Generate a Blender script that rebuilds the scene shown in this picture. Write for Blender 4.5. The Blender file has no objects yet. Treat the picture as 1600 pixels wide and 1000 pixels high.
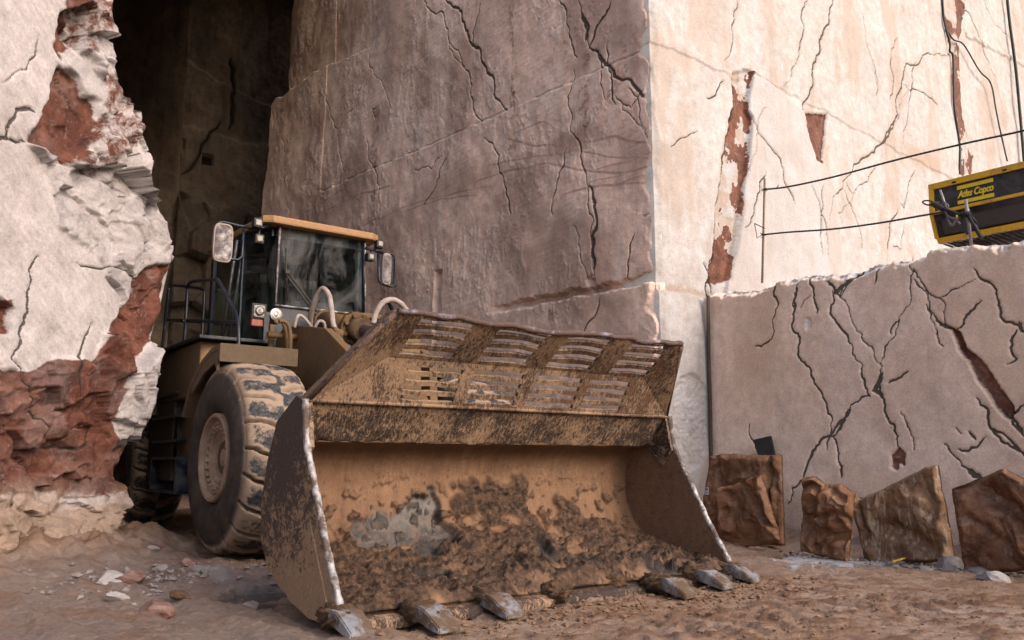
import bpy, bmesh, math, random
import numpy as np
from mathutils import Vector, Matrix
random.seed(7); rng = np.random.default_rng(7)
R = math.radians
scene = bpy.context.scene
COL = scene.collection

# ------------------------------------------------------------------ camera, sky, sun, exposure
HC = 0.97; FPX = 1300.0; PITCH = math.atan(220.0/1300.0)
cam = bpy.data.cameras.new('camera'); cam.lens = 36.0*FPX/1600.0; cam.sensor_width = 36.0
cam.clip_end = 1000; cam.clip_start = 0.05
co = bpy.data.objects.new('camera', cam); COL.objects.link(co)
co.location = (0, 0, HC); co.rotation_euler = (math.pi/2 + PITCH, 0, 0)
scene.camera = co
SUN_AZ = (0.80, -0.60); SUN_EL = R(29)
w = bpy.data.worlds.new('World'); scene.world = w; w.use_nodes = True
nt = w.node_tree; bg = nt.nodes['Background']
sky = nt.nodes.new('ShaderNodeTexSky'); sky.sky_type = 'NISHITA'; sky.sun_disc = False
sky.sun_elevation = SUN_EL; sky.sun_rotation = math.atan2(SUN_AZ[0], SUN_AZ[1]); sky.dust_density = 4.0; sky.ozone_density = 1.0
nt.links.new(sky.outputs[0], bg.inputs[0]); bg.inputs[1].default_value = 0.15
sl = bpy.data.lights.new('sun', 'SUN'); sl.energy = 0.55; sl.angle = R(22); sl.color = (1.0, 0.94, 0.90)
so = bpy.data.objects.new('sun', sl); COL.objects.link(so)
sd = Vector((SUN_AZ[0]*math.cos(SUN_EL), SUN_AZ[1]*math.cos(SUN_EL), math.sin(SUN_EL)))
so.rotation_euler = sd.to_track_quat('Z', 'Y').to_euler(); so.location = sd*40
vs = scene.view_settings; vs.view_transform = 'Standard'; vs.look = 'None'; vs.gamma = 1; vs.use_curve_mapping = False
vs.exposure = 1.4

# ------------------------------------------------------------------ surveying: photo pixel -> point on a known plane
CP, SP = math.cos(PITCH), math.sin(PITCH)
CAM = np.array([0, 0, HC])
def ray(x, y):
    a = (x-800)/FPX; b = (500-y)/FPX
    return np.array([a, CP-b*SP, SP+b*CP])
def onplane(x, y, P, n):
    d = ray(x, y); n = np.array(n, float)
    return CAM + d*(np.dot(np.array(P, float)-CAM, n)/np.dot(d, n))
def gnd(x, y, z=0): return onplane(x, y, (0, 0, z), (0, 0, 1))
def hdir(vx):
    d = ray(vx, 720); d[2] = 0; return d/np.linalg.norm(d)
def project(P):
    q = P - CAM; c = q[..., 1]*CP + q[..., 2]*SP; u = -q[..., 1]*SP + q[..., 2]*CP
    return 800+FPX*q[..., 0]/c, 500-FPX*u/c
class Frame:                       # a vertical plane: s along it, t up, d out towards the viewer
    def __init__(self, O, D):
        self.O = np.array([O[0], O[1], 0.0]); self.D = np.array([D[0], D[1], 0.0]); self.D /= np.linalg.norm(self.D)
        n = np.array([self.D[1], -self.D[0], 0.0])
        if np.dot(n, CAM-self.O) < 0: n = -n
        self.N = n
    def st(self, px, py, off=0.0):
        p = onplane(px, py, self.O+self.N*off, self.N) - self.O
        return float(np.dot(p, self.D)), float(p[2])
    def w(self, px, py, off=0.0): return Vector(onplane(px, py, self.O+self.N*off, self.N))
    def xyz(self, s, t, d): return self.O + np.multiply.outer(s, self.D) + np.multiply.outer(t, [0, 0, 1.0]) + np.multiply.outer(d, self.N)

# ------------------------------------------------------------------ numpy noise
def _h(ix, iy, seed):
    h = (ix.astype(np.int64)*374761393 + iy.astype(np.int64)*668265263 + seed*974711 + 12345) & 0xffffffff
    h = ((h ^ (h >> 13))*1274126177) & 0xffffffff
    h = ((h ^ (h >> 15))*2246822519) & 0xffffffff
    return ((h ^ (h >> 16)) & 0xffffff)/float(0x1000000)
_TH = np.random.default_rng(3).uniform(0, 2*math.pi, 65536).astype(np.float32); _GX = np.cos(_TH)*1.5; _GY = np.sin(_TH)*1.5
def pn(x, y, seed=0):
    x = np.asarray(x, np.float32); y = np.asarray(y, np.float32); x, y = np.broadcast_arrays(x, y)
    fx = np.floor(x); fy = np.floor(y); ix = fx.astype(np.int32)+seed*37; iy = fy.astype(np.int32)+seed*91; fx = x-fx; fy = y-fy
    u = fx*fx*(3-2*fx); v = fy*fy*(3-2*fy)
    x0 = ix & 255; x1 = (ix+1) & 255; y0 = (iy & 255) << 8; y1 = ((iy+1) & 255) << 8
    k = x0+y0; a = _GX[k]*fx+_GY[k]*fy; k = x1+y0; b = _GX[k]*(fx-1)+_GY[k]*fy
    k = x0+y1; c = _GX[k]*fx+_GY[k]*(fy-1); k = x1+y1; d = _GX[k]*(fx-1)+_GY[k]*(fy-1)
    a = a+(b-a)*u; return a+(c+(d-c)*u-a)*v
def fbm(x, y, o=5, seed=0, gain=.5):
    r = 0; a = 1; f = 1
    for i in range(o):
        r = r + a*pn(x*f, y*f, seed+i*17); a *= gain; f *= 2.03
    return r
def ridged(x, y, o=4, seed=0, gain=.5):
    r = 0; a = 1; f = 1
    for i in range(o):
        r = r + a*(1-np.abs(pn(x*f, y*f, seed+i*13))*2); a *= gain; f *= 2.1
    return r
def facets(x, y, seed=0, tilt=.6):
    ix = np.floor(x); iy = np.floor(y); best = np.full(np.shape(x), 9.); out = np.zeros(np.shape(x))
    for a in (-1, 0, 1):
        for b in (-1, 0, 1):
            cx = ix+a+_h(ix+a, iy+b, seed); cy = iy+b+_h(ix+a, iy+b, seed+5)
            d = (x-cx)**2+(y-cy)**2
            h = _h(ix+a, iy+b, seed+9)-.5 + tilt*((x-cx)*(_h(ix+a, iy+b, seed+11)-.5)+(y-cy)*(_h(ix+a, iy+b, seed+13)-.5))*2
            m = d < best; best = np.where(m, d, best); out = np.where(m, h, out)
    return out
def sstep(a, b, x):
    t = np.clip((x-a)/(b-a), 0, 1); return t*t*(3-2*t)
def blur(a, n=1):
    for _ in range(n):
        a = np.pad(a, 1, mode='edge')
        a = (a[:-2, 1:-1]+a[2:, 1:-1]+a[1:-1, :-2]+a[1:-1, 2:]+2*a[1:-1, 1:-1])/6
    return a
def inpoly(x, y, poly):
    r = np.zeros(np.shape(x), bool); n = len(poly); j = n-1
    for i in range(n):
        xi, yi = poly[i]; xj, yj = poly[j]
        if yi != yj: r ^= ((yi > y) != (yj > y)) & (x < (xj-xi)*(y-yi)/(yj-yi)+xi)
        j = i
    return r
def jag(pts, step=.12, amp=.22, seed=0):
    rr = random.Random(seed); pts = [np.array(p, float) for p in pts]; go = True
    while go:
        go = False; q = [pts[0]]
        for a, b in zip(pts[:-1], pts[1:]):
            L = np.linalg.norm(b-a)
            if L > step:
                go = True; m = (a+b)/2; nrm = np.array([-(b-a)[1], (b-a)[0]])
                q.append(m+nrm*rr.uniform(-amp, amp)*.6)
            q.append(b)
        pts = q
    return pts
def crackfield(S, T, fr, cracks, step=.12, amp=.22):
    """cracks: (pixel polyline, width in metres).  Returns 0..1, 1 in the middle of a crack."""
    F = np.zeros(S.shape)
    for k, (line, wd) in enumerate(cracks):
        P = jag([fr.st(*p) for p in line], step, amp, k*31+5); n = len(P); rr = random.Random(k)
        ws = []; wv = 1.0; wd = max(.55*wd, .0085)
        for i in range(n):
            wv = min(1.6, max(.35, wv+rr.uniform(-.35, .35))); e = min(i, n-1-i)/max(1, n*.2)
            ws.append(wd*wv*min(1, .35+e))
        A = np.array(P); lo = A.min(0)-wd*3-.02; hi = A.max(0)+wd*3+.02
        idx = np.nonzero((S > lo[0]) & (S < hi[0]) & (T > lo[1]) & (T < hi[1]))
        if len(idx[0]) == 0: continue
        s = S[idx]; t = T[idx]; f = np.zeros(s.shape)
        for i in range(n-1):
            a, b = P[i], P[i+1]; wmx = max(ws[i], ws[i+1])*2.2+.012
            mm = np.nonzero((s > min(a[0], b[0])-wmx) & (s < max(a[0], b[0])+wmx) & (t > min(a[1], b[1])-wmx) & (t < max(a[1], b[1])+wmx))[0]
            if len(mm) == 0: continue
            d = b-a; u = np.clip(((s[mm]-a[0])*d[0]+(t[mm]-a[1])*d[1])/max(1e-9, d@d), 0, 1)
            dist = np.hypot(s[mm]-a[0]-u*d[0], t[mm]-a[1]-u*d[1]); ww = ws[i]+(ws[i+1]-ws[i])*u
            f[mm] = np.maximum(f[mm], np.clip(1-dist/(1.9*ww+.008), 0, 1))
        F[idx] = np.maximum(F[idx], f)
    return F
def hairlines(n, x0, x1, y0, y1, seed, slant=(.1, .5), ln=(30, 120), wd=(.006, .014)):
    rr = random.Random(seed); out = []
    for _ in range(n):
        x, y, a, L = rr.uniform(x0, x1), rr.uniform(y0, y1), rr.uniform(*slant)*rr.choice((-1, 1)), rr.uniform(*ln)
        out.append(([(x, y), (x+a*L*.5+rr.uniform(-5, 5), y+L*.5), (x+a*L, y+L)], rr.uniform(*wd)))
    return out

# ------------------------------------------------------------------ mesh helpers
def fastmesh(name, V, Fq, mat, attrs=None, smooth=True, parent=None):
    V = np.asarray(V, np.float32).reshape(-1, 3); Fq = np.asarray(Fq, np.int32)
    k = Fq.shape[1]; me = bpy.data.meshes.new(name)
    me.vertices.add(len(V)); me.vertices.foreach_set('co', V.ravel())
    me.loops.add(Fq.size); me.loops.foreach_set('vertex_index', Fq.ravel())
    me.polygons.add(len(Fq)); me.polygons.foreach_set('loop_start', np.arange(0, Fq.size, k, dtype=np.int32))
    me.polygons.foreach_set('use_smooth', np.full(len(Fq), smooth, bool))
    me.update(calc_edges=True); me.validate()
    for n, a in (attrs or {}).items():
        at = me.attributes.new(n, 'FLOAT', 'POINT'); at.data.foreach_set('value', np.asarray(a, np.float32).ravel())
    me.materials.append(mat)
    o = bpy.data.objects.new(name, me); COL.objects.link(o)
    if parent is not None: o.parent = parent
    return o
def gridfaces(nr, nc, flip=False):
    i = np.arange(nr*nc).reshape(nr, nc)
    a = np.stack([i[:-1, :-1], i[:-1, 1:], i[1:, 1:], i[1:, :-1]], -1).reshape(-1, 4)
    return a[:, ::-1] if flip else a
def slab(P, N, thick, attrs):
    """grid of points P (nr,nc,3) made solid: the border is carried back by thick along -N and closed."""
    nr, nc = P.shape[:2]; N = np.asarray(N, float)
    ext = np.zeros((nr+2, nc+2, 3)); ext[1:-1, 1:-1] = P
    ext[0, 1:-1] = P[0]; ext[-1, 1:-1] = P[-1]; ext[1:-1, 0] = P[:, 0]; ext[1:-1, -1] = P[:, -1]
    ext[0, 0] = P[0, 0]; ext[0, -1] = P[0, -1]; ext[-1, 0] = P[-1, 0]; ext[-1, -1] = P[-1, -1]
    bm_ = np.zeros((nr+2, nc+2), bool); bm_[0] = bm_[-1] = True; bm_[:, 0] = bm_[:, -1] = True
    ext[bm_] -= N*thick
    A = {}
    for k, a in attrs.items(): A[k] = np.pad(a, 1, mode='edge')
    return ext.reshape(-1, 3), gridfaces(nr+2, nc+2), A
def tag(o, label=None, cat=None, group=None, kind=None):
    if label: o['label'] = label
    if cat: o['category'] = cat
    if group: o['group'] = group
    if kind: o['kind'] = kind
    return o
def empty(name, loc, rz=0, parent=None):
    o = bpy.data.objects.new(name, None); COL.objects.link(o); o.location = loc; o.rotation_euler = (0, 0, rz)
    o.empty_display_size = .2
    if parent is not None: o.parent = parent
    return o
class MB:
    """collects shapes; build() links them as one mesh object"""
    def __init__(s): s.bm = bmesh.new()
    def box(s, c, size, rot=None, bev=0.0):
        m = Matrix.Translation(Vector(c)) @ ((rot.to_4x4() if rot is not None else Matrix.Identity(4))) @ Matrix.Diagonal((size[0], size[1], size[2], 1))
        r = bmesh.ops.create_cube(s.bm, size=1.0, matrix=m)
        if bev > 0:
            es = list({e for v in r['verts'] for e in v.link_edges})
            bmesh.ops.bevel(s.bm, geom=es, offset=bev, segments=2, affect='EDGES', profile=.6)
        return s
    def tube(s, pts, rad, seg=8, cap=True, smoothpath=0):
        P = [Vector(p) for p in pts]
        if smoothpath: P = spline(P, smoothpath)
        rads = rad if isinstance(rad, (list, tuple)) else [rad]*len(P)
        rings = []; up = None
        for i, p in enumerate(P):
            d = (P[min(i+1, len(P)-1)]-P[max(i-1, 0)]).normalized()
            if up is None:
                up = Vector((0, 0, 1)) if abs(d.z) < .9 else Vector((1, 0, 0))
            x = d.cross(up).normalized(); up = x.cross(d).normalized()
            rings.append([s.bm.verts.new(p+(x*math.cos(2*math.pi*k/seg)+up*math.sin(2*math.pi*k/seg))*rads[i]) for k in range(seg)])
        for a, b in zip(rings[:-1], rings[1:]):
            for k in range(seg):
                f = s.bm.faces.new((a[k], a[(k+1) % seg], b[(k+1) % seg], b[k])); f.smooth = True
        if cap:
            s.bm.faces.new(rings[0][::-1]); s.bm.faces.new(rings[-1])
        return s
    def prism(s, poly, axis, a, b, bev=0.0):
        """poly: 2D outline; axis 'x': (y,z) outline carried from x=a to x=b, etc."""
        def p3(q, k): return {'x': (k, q[0], q[1]), 'y': (q[0], k, q[1]), 'z': (q[0], q[1], k)}[axis]
        va = [s.bm.verts.new(p3(q, a)) for q in poly]; vb = [s.bm.verts.new(p3(q, b)) for q in poly]
        fs = [s.bm.faces.new(va), s.bm.faces.new(vb[::-1])]
        n = len(poly)
        for i in range(n): fs.append(s.bm.faces.new((va[i], vb[i], vb[(i+1) % n], va[(i+1) % n])))
        bmesh.ops.recalc_face_normals(s.bm, faces=fs)
        if bev > 0:
            es = list({e for f in fs[:2] for e in f.edges})
            bmesh.ops.bevel(s.bm, geom=es, offset=bev, segments=2, affect='EDGES', profile=.6)
        return s
    def lathe(s, prof, seg=48, axis_o=(0, 0, 0), ax='x', closed=False):
        """prof: (along-axis, radius)"""
        o = Vector(axis_o); rings = []
        for (t, r) in prof:
            ring = []
            for k in range(seg):
                a = 2*math.pi*k/seg; c, d = r*math.cos(a), r*math.sin(a)
                ring.append(s.bm.verts.new(o+Vector({'x': (t, c, d), 'y': (c, t, d), 'z': (c, d, t)}[ax])))
            rings.append(ring)
        fs = []
        for a, b in zip(rings[:-1], rings[1:]):
            for k in range(seg):
                f = s.bm.faces.new((a[k], a[(k+1) % seg], b[(k+1) % seg], b[k])); f.smooth = True; fs.append(f)
        fs.append(s.bm.faces.new(rings[0])); fs.append(s.bm.faces.new(rings[-1][::-1]))
        bmesh.ops.recalc_face_normals(s.bm, faces=fs)
        return s
    def quad(s, pts):
        s.bm.faces.new([s.bm.verts.new(p) for p in pts]); return s
    def build(s, name, mat, parent=None, smooth=False, bevel=0.0):
        me = bpy.data.meshes.new(name); s.bm.to_mesh(me); s.bm.free(); me.materials.append(mat)
        if smooth:
            for p in me.polygons: p.use_smooth = True
        o = bpy.data.objects.new(name, me); COL.objects.link(o)
        if parent is not None: o.parent = parent
        if bevel > 0:
            b = o.modifiers.new('bevel', 'BEVEL'); b.width = bevel; b.segments = 2; b.limit_method = 'ANGLE'
        return o
def spline(P, n):
    P = [Vector(p) for p in P]; out = []
    for i in range(len(P)-1):
        a = P[max(i-1, 0)]; b = P[i]; c = P[i+1]; d = P[min(i+2, len(P)-1)]
        for k in range(n):
            t = k/n
            out.append(.5*((2*b)+(c-a)*t+(2*a-5*b+4*c-d)*t*t+(3*b-a-3*c+d)*t**3))
    out.append(P[-1]); return out

# ------------------------------------------------------------------ materials
class NB:
    def __init__(s, name, k=.72):
        s.k = k; s.m = bpy.data.materials.new(name); s.m.use_nodes = True; s.t = s.m.node_tree; s.p = s.t.nodes['Principled BSDF']
        s.p.inputs['Specular IOR Level'].default_value = .3
        s.tc = s.t.nodes.new('ShaderNodeTexCoord'); s.O = s.tc.outputs['Object']
    def n(s, k): return s.t.nodes.new(k)
    def set(s, sock, v):
        if isinstance(v, bpy.types.NodeSocket): s.t.links.new(v, sock)
        else:
            if isinstance(v, (tuple, list)) and len(v) == 3 and sock.type == 'RGBA': v = (*v, 1)
            sock.default_value = v
    def scaled(s, sc, rot=(0, 0, 0), vec=None):
        m = s.n('ShaderNodeMapping'); s.set(m.inputs['Vector'], vec or s.O); m.inputs['Scale'].default_value = sc; m.inputs['Rotation'].default_value = rot
        return m.outputs[0]
    def noise(s, scale=5, detail=6, rough=.6, dist=0, vec=None):
        x = s.n('ShaderNodeTexNoise'); s.set(x.inputs['Vector'], vec or s.O); x.inputs['Scale'].default_value = scale
        x.inputs['Detail'].default_value = detail; x.inputs['Roughness'].default_value = rough; x.inputs['Distortion'].default_value = dist
        return x.outputs['Fac']
    def voro(s, scale=5, feat='F1', vec=None):
        x = s.n('ShaderNodeTexVoronoi'); s.set(x.inputs['Vector'], vec or s.O); x.inputs['Scale'].default_value = scale; x.feature = feat
        return x.outputs['Distance']
    def ramp(s, fac, stops):
        x = s.n('ShaderNodeValToRGB'); s.set(x.inputs[0], fac); e = x.color_ramp.elements
        while len(e) < len(stops): e.new(.5)
        for q, (pos, c) in zip(e, stops):
            q.position = pos; q.color = (*c, 1) if isinstance(c, (tuple, list)) else (c, c, c, 1)
        return x.outputs[0]
    def mix(s, fac, a, b, mode='MIX'):
        x = s.n('ShaderNodeMix'); x.data_type = 'RGBA'; x.blend_type = mode
        s.set(x.inputs[0], fac); s.set(x.inputs[6], a); s.set(x.inputs[7], b); return x.outputs[2]
    def math(s, op, a, b=0.0, clamp=False):
        x = s.n('ShaderNodeMath'); x.operation = op; x.use_clamp = clamp; s.set(x.inputs[0], a); s.set(x.inputs[1], b); return x.outputs[0]
    def attr(s, name):
        x = s.n('ShaderNodeAttribute'); x.attribute_name = name; return x.outputs['Fac']
    def bump(s, h, strength=.5, dist=.02, prev=None):
        x = s.n('ShaderNodeBump'); x.inputs['Strength'].default_value = strength; x.inputs['Distance'].default_value = dist
        s.set(x.inputs['Height'], h)
        if prev is not None: s.set(x.inputs['Normal'], prev)
        return x.outputs[0]
    def out(s, col, rough=.8, normal=None, metal=0.0):
        if s.k != 1: col = s.mix(1., col, (s.k,)*3, 'MULTIPLY')
        s.set(s.p.inputs['Base Color'], col); s.set(s.p.inputs['Roughness'], rough); s.set(s.p.inputs['Metallic'], metal)
        if normal is not None: s.set(s.p.inputs['Normal'], normal)
        return s.m

def rock(name, lo, hi, stain, pale, red_lo, red_hi, dark=(.02, .013, .009), rough=.85, fine=1.0, streak=.5, bumps=.5, streakcol=None, k=.82, mottle=.6):
    b = NB(name, k)
    n1 = b.noise(1.1, 8, .62, .4); n2 = b.noise(7, 8, .7); n3 = b.noise(45*fine, 5, .7)
    st = b.noise(1.0, 7, .65, .3, b.scaled((5, 5, .45)))
    c = b.mix(b.ramp(n1, [(.32, 0.), (.68, 1.)]), lo, hi)
    c = b.mix(b.math('MULTIPLY', b.ramp(st, [(.5, 0.), (.72, 1.)]), streak), c, streakcol or stain)
    c = b.mix(b.ramp(n2, [(.35, .55), (.65, 0.)]), c, b.mix(.45, c, stain))
    pc = b.mix(b.ramp(n2, [(.35, 0.), (.65, 1.)]), pale, tuple(x*.62 for x in pale))
    c = b.mix(b.attr('pale'), c, pc)
    sc = b.math('MULTIPLY', b.attr('stain'), b.ramp(n2, [(.3, .35), (.6, 1.)]))
    c = b.mix(sc, c, stain)
    rn = b.noise(3.2, 9, .72, .6)
    rc = b.mix(b.ramp(rn, [(.36, 0.), (.62, 1.)]), red_lo, red_hi)
    rc = b.mix(b.ramp(b.noise(9, 8, .75, 1.2), [(.55, 0.), (.66, .5)]), rc, b.mix(.6, pale, red_hi))
    rn2 = b.noise(8, 9, .72, .4)
    c = b.mix(b.ramp(b.math('ADD', b.attr('red'), b.math('MULTIPLY', b.math('SUBTRACT', rn2, .5), 1.5)), [(.36, 0.), (.62, 1.)]), c, rc)
    c = b.mix(mottle, c, b.mix(1., c, b.ramp(b.noise(2.4, 10, .76, .5), [(.34, .66), (.62, 1.1)]), 'MULTIPLY'))
    c = b.mix(b.math('MULTIPLY', b.ramp(b.noise(1.3, 8, .7, .3), [(.48, 0.), (.66, 1.)]), .28*mottle), c, tuple(.5*x+.5*y for x, y in zip(stain, lo)))
    c = b.mix(b.attr('dirt'), c, b.mix(n2, (.18, .115, .078), (.36, .25, .185)))
    ck = b.ramp(b.math('ADD', b.attr('crack'), b.math('MULTIPLY', b.math('SUBTRACT', b.noise(26, 5, .7), .5), .55)), [(.55, 0.), (.62, 1.)])
    c = b.mix(b.math('MULTIPLY', ck, .86), c, dark)
    c = b.mix(.5, c, b.mix(1.0, c, b.ramp(b.math('ADD', b.math('MULTIPLY', n3, .6), b.math('MULTIPLY', n2, .4)), [(.33, .45), (.66, 1.42)]), 'MULTIPLY'))
    h = b.math('ADD', b.math('MULTIPLY', n2, .6), b.math('MULTIPLY', n3, .35))
    return b.out(c, rough, b.bump(h, bumps, .03))

M = {}
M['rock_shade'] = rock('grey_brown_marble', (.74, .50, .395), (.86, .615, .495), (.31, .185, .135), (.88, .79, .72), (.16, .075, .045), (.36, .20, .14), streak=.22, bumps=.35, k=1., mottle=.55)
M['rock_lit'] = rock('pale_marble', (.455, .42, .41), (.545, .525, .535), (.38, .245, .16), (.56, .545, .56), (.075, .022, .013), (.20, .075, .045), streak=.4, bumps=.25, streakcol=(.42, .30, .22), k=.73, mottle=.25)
M['rock_bench'] = rock('dull_beige_marble', (.72, .51, .395), (.80, .60, .49), (.52, .33, .22), (.84, .79, .76), (.12, .035, .015), (.28, .13, .09), streak=.35, bumps=.2, streakcol=(.50, .32, .21), k=1., mottle=.3)
M['rock_left'] = rock('white_and_red_rock', (.445, .38, .37), (.545, .485, .48), (.27, .23, .225), (.50, .445, .445), (.060, .014, .007), (.155, .053, .032), streak=.15, bumps=.6, mottle=.75, k=.76)
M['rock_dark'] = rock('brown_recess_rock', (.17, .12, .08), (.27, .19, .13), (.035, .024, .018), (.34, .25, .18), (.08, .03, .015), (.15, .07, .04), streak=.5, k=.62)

def m_ground():
    b = NB('trodden_mud')
    n1 = b.noise(.55, 7, .6, .3); n2 = b.noise(6, 9, .72, .4); n3 = b.noise(38, 6, .75)
    wet = b.attr('wet')
    c = b.mix(b.ramp(n2, [(.32, 0.), (.66, 1.)]), (.24, .137, .084), (.41, .265, .18))
    c = b.mix(b.ramp(n1, [(.42, 0.), (.62, .6)]), c, (.36, .27, .22))
    c = b.mix(wet, c, b.mix(n2, (.15, .108, .09), (.31, .235, .205)))
    c = b.mix(b.attr('clod'), c, b.mix(n2, (.14, .07, .038), (.27, .145, .085)))
    c = b.mix(b.attr('puddle'), c, (.10, .075, .06)); c = b.mix(b.attr('slurry'), c, b.mix(n2, (.36, .34, .36), (.60, .58, .60)))
    c = b.mix(.55, c, b.mix(1.0, c, b.ramp(n3, [(.3, .5), (.7, 1.3)]), 'MULTIPLY'))
    r = b.mix(b.attr('puddle'), b.mix(b.attr('clod'), b.mix(wet, (.85,)*3, (.38,)*3), (.6,)*3), (.12,)*3)
    h = b.math('ADD', b.math('MULTIPLY', n2, .7), b.math('MULTIPLY', n3, .5))
    h = b.math('MULTIPLY', h, b.math('SUBTRACT', 1.0, b.math('MULTIPLY', b.attr('puddle'), .9)))
    return b.out(c, r, b.bump(h, .75, .04))
M['ground'] = m_ground()

def m_paint(name, base, dirt, amt=.5, rough=.5, scale=3.0, metal=0., chips=None):
    b = NB(name)
    n1 = b.noise(scale, 8, .68, .5); n2 = b.noise(scale*9, 6, .7); n3 = b.noise(scale*3, 9, .75, 1.)
    f = b.ramp(n1, [(.62-amt*.5, 0.), (.78-amt*.35, 1.)])
    c = b.mix(b.math('MULTIPLY', f, .85), base, b.mix(n2, tuple(x*.65 for x in dirt), dirt))
    if chips: c = b.mix(b.ramp(n3, [(.66, 0.), (.70, 1.)]), c, chips)
    c = b.mix(.35, c, b.mix(1., c, b.ramp(n2, [(.3, .5), (.7, 1.3)]), 'MULTIPLY'))
    r = b.mix(f, (rough,)*3, (.9,)*3)
    return b.out(c, r, b.bump(b.math('ADD', b.math('MULTIPLY', n1, .5), b.math('MULTIPLY', n2, .3)), .25, .02), metal)
DUST = (.36, .245, .165)
M['yellow'] = m_paint('dirty_ochre_paint', (.19, .098, .028), (.16, .10, .06), .65, .45, chips=(.10, .055, .03))
M['roof_ochre'] = m_paint('faded_ochre_paint', (.31, .155, .062), (.45, .26, .12), .5, .5)
M['navy'] = m_paint('dark_blue_paint', (.005, .008, .018), (.16, .14, .13), .14, .35, 14, chips=(.35, .33, .33))
M['navy_panel'] = m_paint('dusty_dark_blue_panel', (.008, .014, .030), (.16, .145, .145), .28, .35, 4, chips=(.42, .42, .44))
M['black'] = m_paint('black_rubber', (.012, .012, .014), (.10, .08, .065), .35, .5, 8)
M['hose'] = m_paint('grey_hose', (.40, .33, .33), (.34, .24, .17), .5, .6, 8)
M['chrome'] = m_paint('dull_steel', (.30, .28, .28), (.25, .19, .15), .35, .35, 12, .8)
M['rim'] = m_paint('dusty_rim', (.36, .25, .185), (.27, .18, .125), .55, .7, 5)
M['dark_steel'] = m_paint('dark_chassis', (.05, .035, .025), (.15, .10, .07), .5, .7, 4)  # dark brown paint for chassis, hubs and grille
M['red_glass'] = m_paint('red_lens', (.26, .045, .028), (.30, .12, .08), .3, .3, 9)
M['lamp_glass'] = m_paint('lamp_lens', (.24, .225, .21), (.5, .42, .36), .3, .15, 9)
M['mirror'] = m_paint('dusty_mirror', (.21, .19, .195), (.12, .09, .09), .55, .25, 9, .35)
M['sack'] = m_paint('seat_cloth', (.03, .028, .028), (.09, .075, .065), .4, .8)

def m_glass(name, tint, dust_reflect):
    b = NB(name)
    tr = b.n('ShaderNodeBsdfTransparent'); tr.inputs[0].default_value = (*tint, 1)
    gl = b.n('ShaderNodeBsdfGlossy'); gl.inputs['Roughness'].default_value = .03; gl.inputs[0].default_value = (.9, .95, 1, 1)
    df = b.n('ShaderNodeBsdfDiffuse'); df.inputs[0].default_value = (.42, .40, .40, 1)
    fr = b.n('ShaderNodeFresnel'); fr.inputs[0].default_value = 1.42
    m1 = b.n('ShaderNodeMixShader'); b.set(m1.inputs[0], b.math('MULTIPLY', fr.outputs[0], .8)); b.t.links.new(tr.outputs[0], m1.inputs[1]); b.t.links.new(gl.outputs[0], m1.inputs[2])
    g = b.math('MULTIPLY', b.ramp(b.noise(1.0, 8, .72, 1.2, b.scaled((2.6, 2.6, 1.4))), [(.44, .0), (.74, 1.)]), dust_reflect)  # dust veil; its pale streaks also stand in for rock reflections
    m2 = b.n('ShaderNodeMixShader'); b.set(m2.inputs[0], g); b.t.links.new(m1.outputs[0], m2.inputs[1]); b.t.links.new(df.outputs[0], m2.inputs[2])
    b.t.links.new(m2.outputs[0], b.t.nodes['Material Output'].inputs[0])
    return b.m
M['glass'] = m_glass('dust_and_reflection_glass', (.50, .56, .57), .20)
M['side_glass'] = m_glass('green_window_glass', (.22, .40, .38), .10)

def m_bucket(name, dry, dark, scr=1.0, rusty=0., th=.525, zk=0., z0=.5):
    """steel smeared with tan mud; long scratches show dark metal"""
    b = NB(name)
    n1 = b.noise(1.6, 8, .66, .6); n2 = b.noise(12, 8, .75); n3 = b.noise(60, 4, .7)
    sc = b.noise(1.0, 8, .72, 1.0, b.scaled((62, 20, 26), (.5, .35, .5)))
    c = b.mix(b.ramp(n2, [(.3, 0.), (.7, 1.)]), tuple(x*.72 for x in dry), dry)
    f = b.math('ADD', b.math('MULTIPLY', sc, .65), b.math('MULTIPLY', n1, .45))
    if zk:
        sp = b.n('ShaderNodeSeparateXYZ'); b.set(sp.inputs[0], b.O); f = b.math('ADD', f, b.math('MULTIPLY', b.math('SUBTRACT', sp.outputs[2], z0), zk))
    c = b.mix(b.math('MULTIPLY', b.ramp(f, [(th, 0.), (th+.07, 1.)]), scr), c, dark)
    if rusty: c = b.mix(b.ramp(n1, [(.55, 0.), (.7, rusty)]), c, (.30, .13, .05))
    c = b.mix(.5, c, b.mix(1., c, b.ramp(n3, [(.3, .5), (.7, 1.35)]), 'MULTIPLY'))
    return b.out(c, .75, b.bump(b.math('ADD', b.math('MULTIPLY', n2, .6), b.math('MULTIPLY', sc, .7)), .6, .02))
M['guard'] = m_bucket('muddy_guard_steel', (.45, .285, .18), (.055, .034, .028), .97, .5)
M['guard_dark'] = m_bucket('dark_guard_steel', (.22, .13, .085), (.028, .02, .022), 1.0, .2)
M['plate_in'] = m_bucket('mud_smeared_plate', (.27, .14, .078), (.10, .055, .036), .45)
M['side_plate'] = m_bucket('muddy_side_plate', (.40, .25, .155), (.065, .044, .036), 1.0, th=.525, zk=.22, z0=.60)
M['band'] = m_bucket('scratched_band', (.40, .25, .155), (.050, .031, .025), 1.0, th=.50)

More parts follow.
